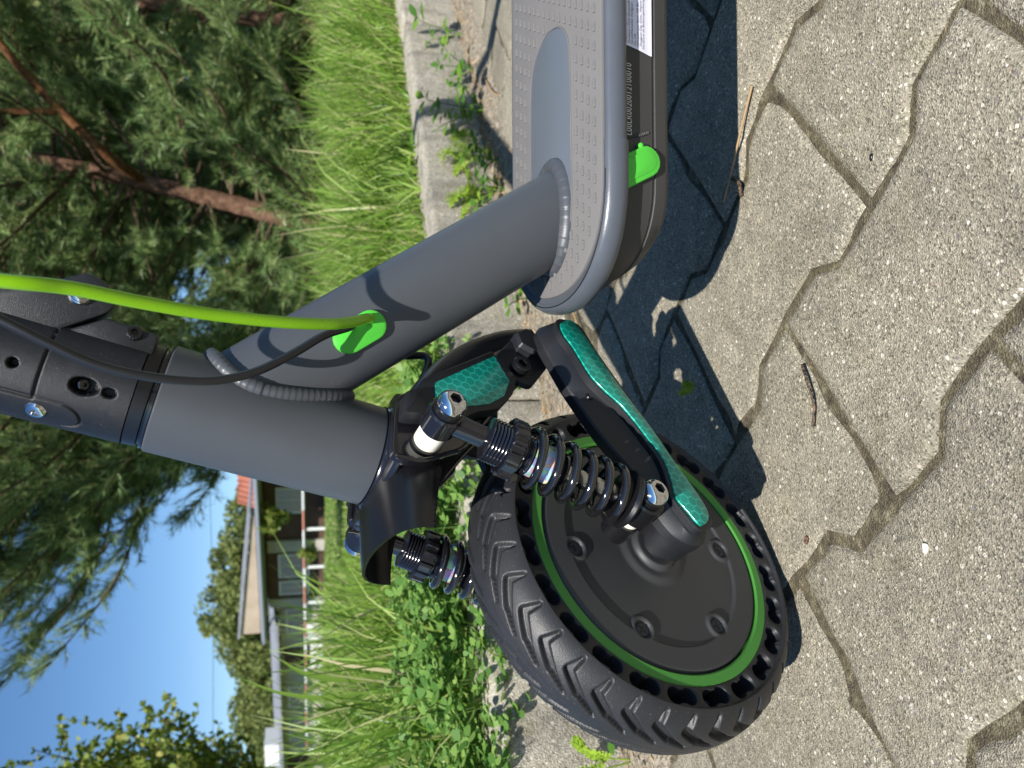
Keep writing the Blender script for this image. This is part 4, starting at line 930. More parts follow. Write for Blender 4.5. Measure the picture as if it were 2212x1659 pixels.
def put(V, F):
    global go
    GV.append(V); GF.append(F+go); go += len(V)
r = np.random.default_rng(3)
for (q0, q1, tm, dens, hs, ws, seed) in ((.045, .55, 2.6, 13000, 1.0, .0021, 11), (.55, 1.6, 3.6, 4800, 1.0, .0028, 12), (1.6, 4.5, 6, 850, .8, .0056, 13), (4.5, 12, 13, 130, .6, .013, 14), (12, 30, 30, 22, .6, .032, 15)):
    n = int(dens*(q1-q0)*2*tm); t = r.uniform(-tm, tm, n)+(q0*.35); q = q0+(q1-q0)*r.random(n)
    P = K0+t[:, None]*KD+q[:, None]*KN; k = in_view(P[:, 0], P[:, 1]) & (P[:, 1] > .5); P = P[k]; q = q[k]; n = len(P)
    T_ = tallness(P[:, 0], P[:, 1]); cl = np.clip(vnoise(P[:, 0], P[:, 1], 9, 4)*1.5-.2, 0.15, 1.1)
    left = np.clip(-P[:, 0]*2.2, 0, .7)
    h = (.045+T_*(.185+.03*left)*cl)*r.uniform(.5, 1.25, n)*hs*np.clip(.45+q*2.2, .45, 1)
    h *= np.where(r.random(n) < .03, 1.35, 1); wd = ws*r.uniform(.6, 1.25, n)
    kk_ = r.random(n) < np.where((P[:, 0] < -.12) & (q < .42), .30, 1.0)
    V, F = blades(P[kk_], h[kk_], wd[kk_], r.uniform(.1, .75, n)[kk_], seed, LAWN_Z-.004); put(V, F)
tag(quads_object('lawn_grass', np.vstack(GV), np.vstack(GF), M['grass']), 'long green grass growing behind the kerb', 'grass', kind='stuff')
# a few broad blades that arch out of the grass on the left
def blade_tuft(name, roots, label):
    root = empty(name, (*roots[0][0][0][:2], LAWN_Z), label, 'grass', 'single broad grass blades')
    for P, wd in roots:
        C = smooth_curve(P, 8); n = len(C); T = np.gradient(C, axis=0); sdv = np.cross(T, [0, 1, .2]); sdv /= np.linalg.norm(sdv, axis=1)[:, None]+1e-9
        s_ = np.linspace(0, 1, n); w_ = wd*np.minimum(1, (1-s_)*2.2+.02)*(.75+.25*np.minimum(1, s_*4))
        V = np.stack([C-sdv*w_[:, None], C+np.array([0, .0006, 0])*1.0, C+sdv*w_[:, None]], 1).reshape(-1, 3); i = np.arange(n-1)*3
        F = np.concatenate([np.stack([i, i+1, i+4, i+3], 1), np.stack([i+1, i+2, i+5, i+4], 1)])
        quads_object('blade', V, F, M['grass'], root)
    return root
blade_tuft('grass_tuft', [([(-.40, 1.10, .13), (-.395, 1.05, .22), (-.375, 1.02, .30), (-.335, 1.0, .352)], .0046), ([(-.41, 1.12, .12), (-.42, 1.06, .24), (-.40, 1.03, .33), (-.36, 1.01, .40)], .0032)], 'tuft with two broad yellow-green arching blades at the left')
blade_tuft('grass_tuft', [([(-.30, 1.2, .12), (-.31, 1.16, .20), (-.29, 1.13, .28), (-.245, 1.11, .345)], .0026), ([(-.33, 1.2, .12), (-.37, 1.15, .23), (-.39, 1.1, .31), (-.38, 1.06, .38)], .0024), ([(-.35, 1.2, .12), (-.44, 1.16, .22), (-.50, 1.1, .27)], .0024)], 'tuft of three thin arching blades above the clover')
# clover, medick and other low broad leaves hanging over the kerb on the left
n = 4300; r = np.random.default_rng(21); t = r.uniform(-1.05, .10, n); q = .0+np.abs(r.normal(0, .19, n))-.004; k = q < .55; t = t[k]; q = q[k]; n = len(t)
P = K0+t[:, None]*KD+q[:, None]*KN; bump_ = .018+.055*vnoise(P[:, 0], P[:, 1], 11, 8)+.02*vnoise(P[:, 0], P[:, 1], 40, 6)
z = np.where(q > .02, LAWN_Z+bump_*r.uniform(.35, 1.25, n), LAWN_Z+.02-(.02-q)*.6+r.normal(0, .01, n))
nx = r.normal(0, .42, (n, 2))+[-.05, -.25]; Nn = np.column_stack([nx, np.ones(n)]); Nn /= np.linalg.norm(Nn, axis=1)[:, None]
az = r.uniform(0, 2*np.pi, n); E1 = np.column_stack([np.cos(az), np.sin(az), np.zeros(n)]); E1 -= Nn*(E1*Nn).sum(1)[:, None]; E1 /= np.linalg.norm(E1, axis=1)[:, None]; E2 = np.cross(Nn, E1)
sz = r.uniform(.0042, .0088, n); C = np.column_stack([P, z]); LV = []
shape = np.array([(0, 0), (.45, .42), (1.0, .62), (1.5, .46), (1.62, 0), (1.5, -.46), (1.0, -.62), (.45, -.42)])
for j in range(3):
    a = j*2.094+.3*r.normal(0, .4, n); ca, sa = np.cos(a)[:, None], np.sin(a)[:, None]; D = E1*ca+E2*sa; Sd = -E1*sa+E2*ca
    LV.append(np.stack([C+(D*x+Sd*y)*sz[:, None]+Nn*(sz*(.12*x*x-.2+.22*abs(y)))[:, None] for x, y in shape], 1))
clover_patch = tag(tri_object('clover', np.vstack(LV), M['clover'], nper=8), 'low clover and medick leaves covering the kerb edge left of the wheel', 'clover', kind='stuff')
# stems under the clover
n2 = 1500; idx = r.choice(n, n2, replace=False); B = C[idx]; base = B.copy(); base[:, 2] = np.minimum(B[:, 2]-.01, LAWN_Z); base[:, :2] += r.normal(0, .008, (n2, 2)); sdv = np.column_stack([np.full(n2, .0005), np.zeros((n2, 2))])
tag(tri_object('clover_stems', np.stack([base-sdv, base+sdv, B], 1), M['clover']), 'thin stems under the clover leaves', 'clover', kind='stuff')

def leaf_poly(c, d, nrm_, L_, W_, bend=.2):
    s_ = np.cross(nrm_, d); s_ /= np.linalg.norm(s_)
    xs = [0, .18, .45, .72, .9, 1]; ws = [.06, .6, 1, .8, .4, 0]; V = []
    for x, w_ in zip(xs, ws): V += [c+d*L_*x-s_*W_*w_-nrm_*(bend*L_*x*x-.12*W_*w_), c+d*L_*x-nrm_*bend*L_*x*x, c+d*L_*x+s_*W_*w_-nrm_*(bend*L_*x*x-.12*W_*w_)]
    F = []
    for i in range(5): F += [[i*3, i*3+1, i*3+4, i*3+3], [i*3+1, i*3+2, i*3+5, i*3+4]]
    return np.array(V), F
def weed_leafy(base, stems, leaf, label, seed, mat_='weed', nl=7, spread=.6):
    r = np.random.default_rng(seed); root = empty('weed', tuple(base), label, 'weed'); sm, lm = MB(), MB(); base = np.array(base, float)
    for (dx, dy, dz) in stems:
        C = smooth_curve([base, base+np.array([dx*.25, dy*.25, dz*.5]), base+np.array([dx*.65, dy*.65, dz*.9]), base+np.array([dx, dy, dz])], 5)
        tube(sm, C, np.linspace(.0011, .0005, len(C)), 6)
        for i in range(nl):
            f = .2+.8*(i+.5)/nl; p = C[int(f*(len(C)-1))]; a = i*2.4+r.uniform(0, 1); d = nrm([math.cos(a), math.sin(a), r.uniform(.0, .7)])
            nn = nrm(np.array([0, -.3, 1])-d*(np.array([0, -.3, 1])@d)); L_ = leaf*r.uniform(.6, 1.2); V, F = leaf_poly(p+d*.003, d, nn, L_, L_*r.uniform(.26, .36)); lm.add(V, F)
        d = nrm(C[-1]-C[-2]); nn = nrm(np.array([0, -.6, 1])-d*(np.array([0, -.6, 1])@d)); V, F = leaf_poly(C[-1], d, nn, leaf*.9, leaf*.3); lm.add(V, F)
    build(sm, 'stem', M['weed'], root, 60); build(lm, 'leaves', M[mat_], root, 80, fix=False); return root
def weed_fern(base, fronds, label, seed, leaf=.0045, sc=1.0):
    r = np.random.default_rng(seed); root = empty('feathery_weed', tuple(base), label, 'weed'); base = np.array(base, float)
    sm = MB(); LV = []
    for (dx, dy, dz) in fronds:
        end = base+np.array([dx, dy, dz]); C = smooth_curve([base, base+np.array([dx*.3, dy*.3, dz*.62]), base+np.array([dx*.7, dy*.7, dz*.95]), end], 8); tube(sm, C, np.linspace(.0009, .0004, len(C))*min(1, sc*2), 6)
        for i in range(6, len(C)-1):
            T = nrm(C[i+1]-C[i]); sdv = nrm(np.cross(T, [0, -.5, 1]))
            for sg in (1, -1):
                L_ = .022*sc*math.sin(min(1, (i-4)/(len(C)-6))*2.6+.35)*r.uniform(.8, 1.2); d = nrm(sdv*sg+T*.7)
                m_ = 7
                for j in range(m_):
                    c = C[i]+d*L_*(j+1)/m_
                    for s2 in (1, -1):
                        dd = nrm(d*.7+np.cross(d, nrm(np.cross(T, d)))*s2*.8+r.normal(0, .2, 3)); ln = leaf*r.uniform(.7, 1.3); pw = nrm(np.cross(dd, [.2, -.5, 1]))*ln*.28
                        LV.append([c, c+dd*ln*.5+pw, c+dd*ln, c+dd*ln*.5-pw])
    build(sm, 'stem', M['fern'], root, 60); tri_object('leaflets', np.array(LV), M['fern'], root, 4); return root
def at_k(t, q, z=.004): p = kp(t, q); return (float(p[0]), float(p[1]), z)
weed_leafy(at_k(.60, -.035), [(-.02, -.03, .09), (-.10, .03, .135), (.05, -.03, .05), (-.05, -.05, .07), (-.14, .02, .10), (.02, .02, .11)], .026, 'bushy broad-leaved weed with arching brown stem beside the deck', 31, nl=8)
weed_leafy(at_k(.75, -.03), [(0, 0, .07), (-.05, .0, .05), (.04, .0, .06)], .019, 'small broad-leaved weed nearest the picture top at the kerb foot', 32)
weed_leafy(at_k(.43, -.05), [(0, -.02, .05), (-.03, -.03, .045), (.03, -.01, .05), (.01, .02, .06)], .016, 'low dark green leafy weed close behind the deck edge', 33, nl=9)
weed_leafy(at_k(.36, -.045), [(0, -.02, .045), (-.03, 0, .05), (.03, -.01, .04)], .015, 'leafy weed touching the upper side of the grey tube', 34, nl=9)
weed_fern(at_k(.50, -.02), [(-.02, -.02, .085), (-.055, .0, .075), (.02, -.015, .06)], 'yellow-green feathery weed against the kerb beside the white lichen spot', 35)
weed_fern(at_k(.40, -.018), [(-.03, -.02, .08), (-.065, -.01, .075), (.0, -.03, .06)], 'yellow-green feathery weed just above the grey tube', 36)
weed_fern(at_k(.21, -.02), [(-.02, -.02, .095), (-.05, -.01, .08), (.015, -.02, .085), (-.01, .01, .06)], 'feathery weed with lacy shadow on the kerb below the grey tube', 37)
weed_leafy(at_k(.12, -.045), [(-.02, -.02, .04), (.025, -.015, .035)], .017, 'small weed between mudguard tip and deck nose', 38, nl=6)
weed_leafy(at_k(.005, -.03), [(-.015, -.01, .035), (.02, -.01, .03), (0, .01, .04)], .020, 'bright weed seen through the gap of the fork', 39, nl=5)
weed_fern(at_k(-.475, -.028), [(-.01, -.02, .07), (.03, -.01, .06)], 'small feathery weed below the tyre at the picture bottom', 40, .004, .45)
weed_leafy(at_k(-.43, -.05), [(.012, -.02, .03), (-.02, -.02, .03)], .017, 'low weed with reddish stem at the foot of the tyre', 41, nl=4)
weed_leafy(at_k(-.36, .004, .105), [(.01, -.03, .012), (.03, -.015, .03)], .011, 'trailing round-leaved weed hanging over the kerb below the wheel', 42, 'clover', 7)
weed_leafy(at_k(-.26, .004, .105), [(.0, -.03, .01), (.02, -.02, .02)], .011, 'trailing round-leaved weed on the kerb beside the tread', 43, 'clover', 7)
weed_leafy(at_k(.90, -.02), [(.02, -.01, .10), (-.03, 0, .08)], .03, 'narrow-leaved weed growing from the kerb joint', 44, nl=5)
p_ = (-.003, .560, -.003); weed_fern(p_, [(-.005, -.004, .016), (.004, -.002, .012)], 'tiny sprig growing from a paving joint in the shadow', 45, .0013, .18)
# dry twigs on the paving
def twig(name, pts, rad, label, mat_='dry'):
    mb = MB(); tube(mb, smooth_curve(pts, 6), rad, 7); return tag(build(mb, name, M[mat_], None, 60), label, 'twig')
twig('dry_stalk', [(.205, .473, .003), (.178, .486, .004), (.152, .500, .0035), (.134, .511, .003)], .0008, 'straight orange dry stalk lying at the edge of the deck shadow')
twig('dry_stalk', [(.148, .498, .004), (.142, .490, .003), (.133, .489, .002)], .0014, 'short crooked dry stalk beside the orange one', 'twig')
twig('twig', [(.012, .418, .002), (.0, .409, .004), (-.012, .405, .003), (-.026, .407, .002)], .0009, 'small dark twig lying in a sunlit paving joint', 'twig')
twig('dry_straw', [(.155, .93, .004), (.09, .86, .005), (.03, .80, .004), (-.005, .765, .003)], .0010, 'long pale straw lying across the paving behind the swing arm')
twig('dry_straw', [(.56, 1.36, .006), (.50, 1.28, .008), (.47, 1.22, .006)], .0012, 'pale straw lying on the soil beside the deck')

def crumb(name, x, y, s_, mat_, label, cat, seed):
    q = np.random.default_rng(seed); mb = MB(); pr_ = [(-.5, .25), (-.3, .8), (0, 1), (.3, .85), (.5, .35)]
    u = np.array([[math.cos(a)*r_*q.uniform(.75, 1.15), math.sin(a)*r_*.62*q.uniform(.75, 1.15), h] for h, r_ in pr_ for a in np.linspace(0, 2*np.pi, 9, endpoint=False)])*s_*[1, 1, .8]+[x, y, s_*.36]
    mb.add(u, [[i*9+j, i*9+(j+1) % 9, (i+1)*9+(j+1) % 9, (i+1)*9+j] for i in range(4) for j in range(9)]+[list(range(9))[::-1], [36+j for j in range(9)]]); return tag(build(mb, name, M[mat_], None, 50), label, cat)
crumb('pebble', -.0809, .3191, .0030, 'nylon', 'small white pebble lying alone on the sunlit paving', 'pebble', 1)
crumb('soil_crumb', .1231, .3578, .0024, 'satin', 'small black crumb on the paving stone beside the deck shadow', 'crumb', 2)
crumb('soil_crumb', -.0960, .4150, .0028, 'bark', 'small brown crumb in the joint right of the tyre', 'crumb', 3)

# ------------------------------------------------------------------ pines
def needles_for(segs, per, L0, L1, w_, r):
    """segs (m,2,3): needle-bearing shoots"""
    m = len(segs); S0 = np.repeat(segs[:, 0], per, 0); D = np.repeat(segs[:, 1]-segs[:, 0], per, 0); t = r.random(m*per)[:, None]
    ln = np.linalg.norm(D, axis=1)[:, None]; A = D/ln; ref = np.where(np.abs(A[:, 2:3]) < .9, np.array([[0, 0, 1.]]), np.array([[1., 0, 0]])); U = np.cross(A, ref); U /= np.linalg.norm(U, axis=1)[:, None]; Wv = np.cross(A, U)
    ph = r.uniform(0, 2*np.pi, m*per)[:, None]; el = r.uniform(.45, 1.0, m*per)[:, None]; rad = U*np.cos(ph)+Wv*np.sin(ph)
    d = A*np.cos(el)+rad*np.sin(el); b = S0+D*t; Ls = r.uniform(L0, L1, m*per)[:, None]; sd = np.cross(d, rad+.3*A); sd /= np.linalg.norm(sd, axis=1)[:, None]+1e-9
    return np.stack([b-sd*w_, b+sd*w_, b+d*Ls], 1)
def pine(label, trunk, r0, zmin, zmax, lens, seed, elev=(15, 40), per=30, nl=46, az_fun=None, wn=.0025, name='pine_tree', cones=4, orange=None, dense=1.0):
    r = np.random.default_rng(seed); root = empty(name, (*trunk[0][:2], LAWN_Z), label, 'tree', 'young pines behind the lawn')
    C = smooth_curve(trunk, 8); n = len(C); mb = MB(); rad = np.linspace(r0, r0*.35, n)*(1+.06*np.sin(np.arange(n)*2.1)); tube(mb, C, rad, 14); build(mb, 'trunk', M['bark'], root, 60)
    br = MB(); tw = MB(); segs = []; tips = []
    for i in range(nl):
        z = zmin+(zmax-zmin)*((i+r.random())/nl); k = int(np.argmin(np.abs(C[:, 2]-z))); b = C[k]; az = az_fun(r) if az_fun else r.uniform(0, 2*np.pi)
        L_ = np.interp(z, [zmin, zmin+.5*(zmax-zmin), zmax], lens)*r.uniform(.75, 1.15); e = R(r.uniform(*elev)); d = np.array([math.cos(az)*math.cos(e), math.sin(az)*math.cos(e), math.sin(e)])
        sag = np.array([0, 0, -.10*L_]); P = smooth_curve([b, b+d*L_*.35+sag*.5, b+d*L_*.7+sag*.7, b+d*L_+np.array([0, 0, .06*L_])], 6); tube(br, P, np.linspace(.008+.004*L_, .003, len(P)), 6, False)
        m_ = len(P)
        nb = int((9+9*L_)*dense)
        for j in range(nb):
            f = .16+.84*(j+r.random())/nb; p = P[min(m_-2, int(f*(m_-1)))]; T = nrm(P[min(m_-1, int(f*(m_-1))+1)]-P[min(m_-2, int(f*(m_-1)))])
            sdv = nrm(np.cross(T, [0, 0, 1])); a = r.choice([-1, 1]); dd = nrm(T*r.uniform(.4, 1.1)+sdv*a*r.uniform(.5, 1.1)+np.array([0, 0, r.uniform(-.35, .5)])); l2 = r.uniform(.16, .40)*(1.15-.5*f)
            e2 = p+dd*l2+np.array([0, 0, .15*l2]); tube(tw, [p, p+dd*l2*.5, e2], [.0035, .0028, .002], 4, False)
            k2 = max(2, int(l2/.085))
            for u in range(k2):
                s0 = p+(e2-p)*(.12+.88*u/k2); s1 = p+(e2-p)*(.12+.88*(u+1)/k2); segs.append((s0, s1))
                if r.random() < .92:
                    d3 = nrm(dd+r.normal(0, .55, 3)+np.array([0, 0, .15])); segs.append((s0, s0+d3*r.uniform(.09, .17)))
            tips.append(e2)
        segs.append((P[-3], P[-1]+nrm(P[-1]-P[-2])*.08))
    build(br, 'limbs', M['twig'] if orange is None else M['bark_orange'], root, 60, fix=False); build(tw, 'twigs', M['twig'], root, 80, fix=False)
    S_ = np.array([(a, b) for a, b in segs])
    tri_object('crown', needles_for(S_, per, .048, .074, wn, r), M['needle'], root, 3)
    for i in range(cones):
        o = tips[r.integers(len(tips))]; mb = MB(); lathe(mb, o, nrm(r.normal(0, 1, 3)+[0, 0, 1.5]), [(-.03, .004), (-.02, .013), (0, .017), (.02, .012), (.032, .003)], 10); build(mb, 'cone', M['bud'], root, 60)
    return root
pine('tall pine with reddish trunk behind the deck at the picture top', [(.93, 4.80, .08), (.978, 4.80, .38), (1.033, 4.80, .648), (1.102, 4.80, .973), (1.176, 4.8, 1.37), (1.2375, 4.8, 1.706), (1.29, 4.8, 2.05), (1.42, 4.85, 3.0), (1.5, 4.9, 3.6)], .066, .22, 3.5, [1.05, 1.5, 1.2], 51, (-8, 40), 28, 122, lambda r: r.choice([r.uniform(-.75, 3.9), r.uniform(-.75, 3.9), r.uniform(-.75, 3.9), r.uniform(0, 6.28)]), cones=6)
pine('pine with ascending limbs hanging into the sky behind the stem', [(.17, 5.0, .08), (.19, 5.0, .9), (.23, 4.98, 1.7), (.28, 5.0, 2.6), (.3, 5.0, 3.3)], .075, .72, 2.75, [.80, 2.5, 3.2], 52, (12, 40), 20, 122, lambda r: r.normal(math.pi+.12, .62), dense=1.2)
pine('dense pine at the right end of the row, farther back', [(2.7, 6.0, .08), (2.72, 6.0, 1.2), (2.75, 6.0, 2.4), (2.8, 6.0, 3.6)], .07, .25, 3.6, [1.2, 1.5, 1.2], 53, (0, 40), 16, 62, None, .0038)
pine('pine filling the gap between the two nearer pines', [(1.55, 7.4, .08), (1.5, 7.4, 1.4), (1.5, 7.4, 2.8), (1.5, 7.4, 4.2)], .08, .2, 4.2, [1.5, 1.8, 1.4], 54, (-5, 38), 12, 80, None, .0055)
# orange limb of the near pine that crosses the top right corner of the upright view
mb = MB(); tube(mb, smooth_curve([(1.16, 4.72, 1.28), (1.19, 4.5, 1.36), (1.26, 4.42, 1.44), (1.40, 4.38, 1.58), (1.55, 4.35, 1.72), (1.70, 4.3, 1.84)], 8), np.linspace(.028, .020, 41), 12)
tube(mb, smooth_curve([(1.40, 4.38, 1.58), (1.38, 4.36, 1.68), (1.36, 4.35, 1.95)], 8), np.linspace(.022, .014, 17), 10)
_near = next(o for o in col.objects if o.get('label', '').startswith('tall pine')); build(mb, 'limb', M['bark_orange'], _near, 60, 'orange-barked limb')

# leafy shrub at the left edge of the upright view
def shrub(label, base, stems, seed, leaf, name='shrub', mat_='shrub', nleaf=70):
    r = np.random.default_rng(seed); root = empty(name, (*base[:2], LAWN_Z), label, 'shrub'); sm = MB(); LV = []
    shape = np.array([(0, 0), (.3, .3), (.62, .34), (1, 0), (.62, -.34), (.3, -.3)])
    for i in range(stems):
        a = r.uniform(0, 2*np.pi); L_ = r.uniform(.55, 1.0)*base[3]; sp = r.uniform(.1, .75); e = np.array([math.cos(a)*sp*base[3]*.75, math.sin(a)*sp*base[3]*.75, L_])
        P = smooth_curve([np.array(base[:3]), np.array(base[:3])+e*[.35, .35, .5], np.array(base[:3])+e*[.75, .75, .8], np.array(base[:3])+e], 8); tube(sm, P[::2], np.linspace(.008, .0018, len(P[::2])), 4, False); m_ = len(P)
        tws = [P]
        for j in range(7):
            p = P[int((.3+.65*r.random())*(m_-1))]; d = nrm(r.normal(0, 1, 3)+[0, 0, .8]); Q = smooth_curve([p, p+d*.1, p+d*.2+[0, 0, .03]], 5); tube(sm, Q[::5], .0015, 3, False); tws.append(Q)
        for Q in tws:
            k = int(nleaf*(1 if Q is P else .3)); ts = r.uniform(.22 if Q is P else .1, 1, k)
            c = np.column_stack([np.interp(ts, np.linspace(0, 1, len(Q)), Q[:, x]) for x in range(3)])
            d = r.normal(0, 1, (k, 3))+[0, 0, .5]; d /= np.linalg.norm(d, axis=1)[:, None]; nn = np.cross(d, r.normal(0, 1, (k, 3))); nn /= np.linalg.norm(nn, axis=1)[:, None]; s_ = leaf*r.uniform(.6, 1.25, k)[:, None]
            LV.append(np.stack([c+(d*x+nn*y)*s_ for x, y in shape], 1))
    build(sm, 'stems', M['twig'], root, 80, fix=False); tri_object('crown', np.vstack(LV), M[mat_], root, 6); return root
shrub('yellow-green leafy shrub at the picture bottom left corner', (-2.02, 3.7, .1, 1.42), 95, 61, .031, nleaf=95)
shrub('lower leafy shrub just behind the left shrub', (-2.6, 4.9, .1, 1.35), 40, 62, .034)

for i, (x, y, h_, lb) in enumerate(((2.1, 9.2, 1.7, 'dark undergrowth bush behind the reddish trunk'), (.7, 9.6, 1.5, 'dark undergrowth bush seen under the pine limbs'), (3.7, 9.4, 1.9, 'dark undergrowth bush at the right end of the row'), (4.9, 9.8, 2.0, 'dark undergrowth bush beyond the right end of the row'))):
    shrub(lb, (x, y, .1, h_), 24, 90+i, .13, 'undergrowth_bush', 'far_leaf', 60)

# ------------------------------------------------------------------ far side of the lawn: house, fence, trees
def far_tree(label, base, h, rx, seed, leaf=.21, n=15000, zc=.60, vz=.40, name='broadleaf_tree', group='broadleaf trees in the background'):
    r = np.random.default_rng(seed); root = empty(name, (base[0], base[1], 0), label, 'tree' if 'tree' in name else 'hedge', group); b = np.array([base[0], base[1], 0.])
    mb = MB(); tube(mb, [b, b+[0, 0, h*.35], b+[.2, 0, h*.7]], [.25, .18, .07], 8)
    cl = []
    for _ in range(60):
        u = r.normal(0, 1, 3); u /= np.linalg.norm(u); rad = r.uniform(.25, .95); c = b+[0, 0, h*zc]+u*np.array([rx, rx*.8, h*vz])*rad; cl.append((c, r.uniform(.20, .34)*rx)); tube(mb, [b+[0, 0, h*.4], (b+[0, 0, h*.45]+c)/2, c], [.08, .05, .02], 5, False)
    build(mb, 'trunk', M['far_bark'], root, 60, fix=False)
    per = n//len(cl); V = []
    for c, s_ in cl:
        d = r.normal(0, 1, (per, 3)); d /= np.linalg.norm(d, axis=1)[:, None]; p = c+d*(s_*r.uniform(.35, 1.0, per)**.5)[:, None]*[1.2, 1.2, .85]
        t = r.normal(0, 1, (per, 3)); t /= np.linalg.norm(t, axis=1)[:, None]; q = np.cross(t, r.normal(0, 1, (per, 3))); q /= np.linalg.norm(q, axis=1)[:, None]; k = leaf*r.uniform(.5, 1.2, per)[:, None]
        V.append(np.stack([p-t*k, p+q*k*.6, p+t*k, p-q*k*.6], 1))
    tri_object('crown', np.vstack(V), M['far_leaf'], root, 4); return root
far_tree('round-topped broadleaf tree right of the house gable', (-13.5, 62), 8.6, 4.0, 71)
far_tree('broadleaf tree with the highest crown above the gable', (-17.5, 63), 9.1, 4.2, 72)
far_tree('broadleaf tree behind the middle of the long roof', (-23, 66), 8.3, 4.2, 73)
far_tree('broadleaf tree lower than its neighbours behind the long roof', (-28, 69), 7.4, 4.0, 74)
far_tree('broadleaf tree at the far end of the long roof', (-33, 72), 6.4, 4.4, 75)
far_tree('broadleaf tree half hidden by the head tube', (-8.5, 60), 6.6, 3.4, 76)
far_tree('broadleaf tree behind the left shrub', (-39, 76), 6.2, 4.6, 77)
far_tree('broadleaf tree showing dark between the near pines', (3.2, 15.5), 8.0, 3.0, 78)
far_tree('broadleaf tree showing behind the right-hand pine', (8.4, 16.5), 8.5, 3.4, 79)
far_tree('clipped dark hedge behind the right-hand pines', (6.6, 12.6), 1.9, 1.9, 84, .10, 9000, .42, .5, 'hedge', 'hedges behind the pines')
far_tree('clipped dark hedge between the pine trunks', (3.9, 12.4), 1.9, 1.9, 85, .10, 9000, .42, .5, 'hedge', 'hedges behind the pines')
far_tree('clipped dark hedge behind the reddish trunk', (1.4, 12.6), 1.7, 1.7, 86, .10, 8000, .42, .5, 'hedge', 'hedges behind the pines')
# house: near wing with shallow gable, long low wing behind it
house = empty('house', (-9, 35, 0), 'low house with grey roofs, tan gable and dark brown openings across the lawn', 'house')
HD = nrm([-.86, .51]); HN = np.array([-HD[1], HD[0]]) if False else np.array([-.51, -.86])   # along the front to the left, and out towards the lawn
HN = nrm(HN); HO = np.array([-3.9, 31.5])
def Th(v):
    """x along the front, y up, z out of the wall"""
    v = np.atleast_2d(np.asarray(v, float)); P = HO+v[:, :1]*HD+v[:, 2:3]*HN; return np.column_stack([P, v[:, 1]])
def hbox(name, x0, x1, y0, y1, z0, z1, mat_, parent=house, label=None):
    mb = MB(); box(mb, np.array([(x0+x1)/2, (y0+y1)/2, (z0+z1)/2]), (x1-x0)/2, (y1-y0)/2, (z1-z0)/2, Th); return build(mb, name, M[mat_], parent, 20, label)
hbox('wall', -6, 6.6, 0, 2.45, -5, 0, 'brown_wood'); hbox('wall', 6.7, 27, 0, 2.05, -6, -.5, 'wall_cream')
hbox('pier', 2.9, 3.5, .05, 2.4, .02, .12, 'wall_cream'); hbox('pier', 6.2, 6.65, .05, 2.4, .02, .12, 'wall_cream'); hbox('pier', -1.6, -1.0, .05, 2.4, .02, .12, 'wall_cream')
for x0, x1, y0, y1 in ((.2, 1.5, .95, 2.0), (3.7, 5.0, .75, 2.0), (5.2, 6.0, .75, 2.0), (-4, -2.2, .9, 2.0)):
    w_ = hbox('window', x0, x1, y0, y1, .01, .06, 'white'); hbox('pane', x0+.08, (x0+x1)/2-.03, y0+.08, y1-.08, .05, .075, 'pane', w_); hbox('pane', (x0+x1)/2+.03, x1-.08, y0+.08, y1-.08, .05, .075, 'pane', w_)
for i, x0 in enumerate(np.arange(7.4, 24.5, 2.6)):
    if i % 3 == 1: hbox('door', x0, x0+1.2, .02, 1.9, -.49, -.43, 'brown_wood')
    else:
        w_ = hbox('window', x0, x0+1.5, .75, 1.8, -.49, -.43, 'white'); hbox('pane', x0+.08, x0+.72, .83, 1.72, -.44, -.41, 'pane', w_); hbox('pane', x0+.78, x0+1.42, .83, 1.72, -.44, -.41, 'pane', w_)
mb = MB(); mb.add(Th([(-6.4, 2.50, 1.7), (6.9, 2.50, 1.7), (6.9, 2.66, 1.7), (-6.4, 2.66, 1.7), (-6.4, 2.55, -5.5), (6.9, 2.55, -5.5), (6.9, 3.05, -5.5), (-6.4, 3.05, -5.5)]), [[0, 1, 2, 3], [4, 7, 6, 5], [3, 2, 6, 7], [0, 4, 5, 1], [1, 5, 6, 2], [0, 3, 7, 4]])  # front overhang made extra deep to shade the wall below
roof = build(mb, 'roof', M['roof_grey'], house, 20)
mb = MB(); mb.add(Th([(.5, 2.72, 1.3), (6.85, 2.72, 1.3), (6.85, 3.50, 1.3), (.5, 2.80, 1.3), (.5, 2.72, 1.0), (6.85, 2.72, 1.0), (6.85, 3.50, 1.0), (.5, 2.80, 1.0)]), [[0, 1, 2, 3], [4, 7, 6, 5], [3, 2, 6, 7], [0, 4, 5, 1], [1, 5, 6, 2], [0, 3, 7, 4]])
build(mb, 'gable', M['wall_tan'], house, 20, 'tan rendered gable under a sloping roof edge')
mb = MB(); mb.add(Th([(.3, 2.83, 1.4), (7.0, 3.54, 1.4), (7.0, 3.64, 1.4), (.3, 2.90, 1.4), (.3, 2.98, -3), (7.0, 3.70, -3), (7.0, 3.80, -3), (.3, 3.06, -3)]), [[0, 1, 2, 3], [4, 7, 6, 5], [3, 2, 6, 7], [0, 4, 5, 1], [1, 5, 6, 2], [0, 3, 7, 4]])
build(mb, 'roof_edge', M['roof_grey'], house, 20)
mb = MB(); tube(mb, Th([(-6.4, 2.55, 1.78), (6.95, 2.55, 1.78)]), .07, 8); build(mb, 'gutter', M['gutter'], house, 60)
mb = MB(); tube(mb, Th([(6.9, 2.55, 1.78), (7.0, 2.3, .4), (7.0, .1, .2)]), .05, 8); build(mb, 'downpipe', M['gutter'], house, 60)
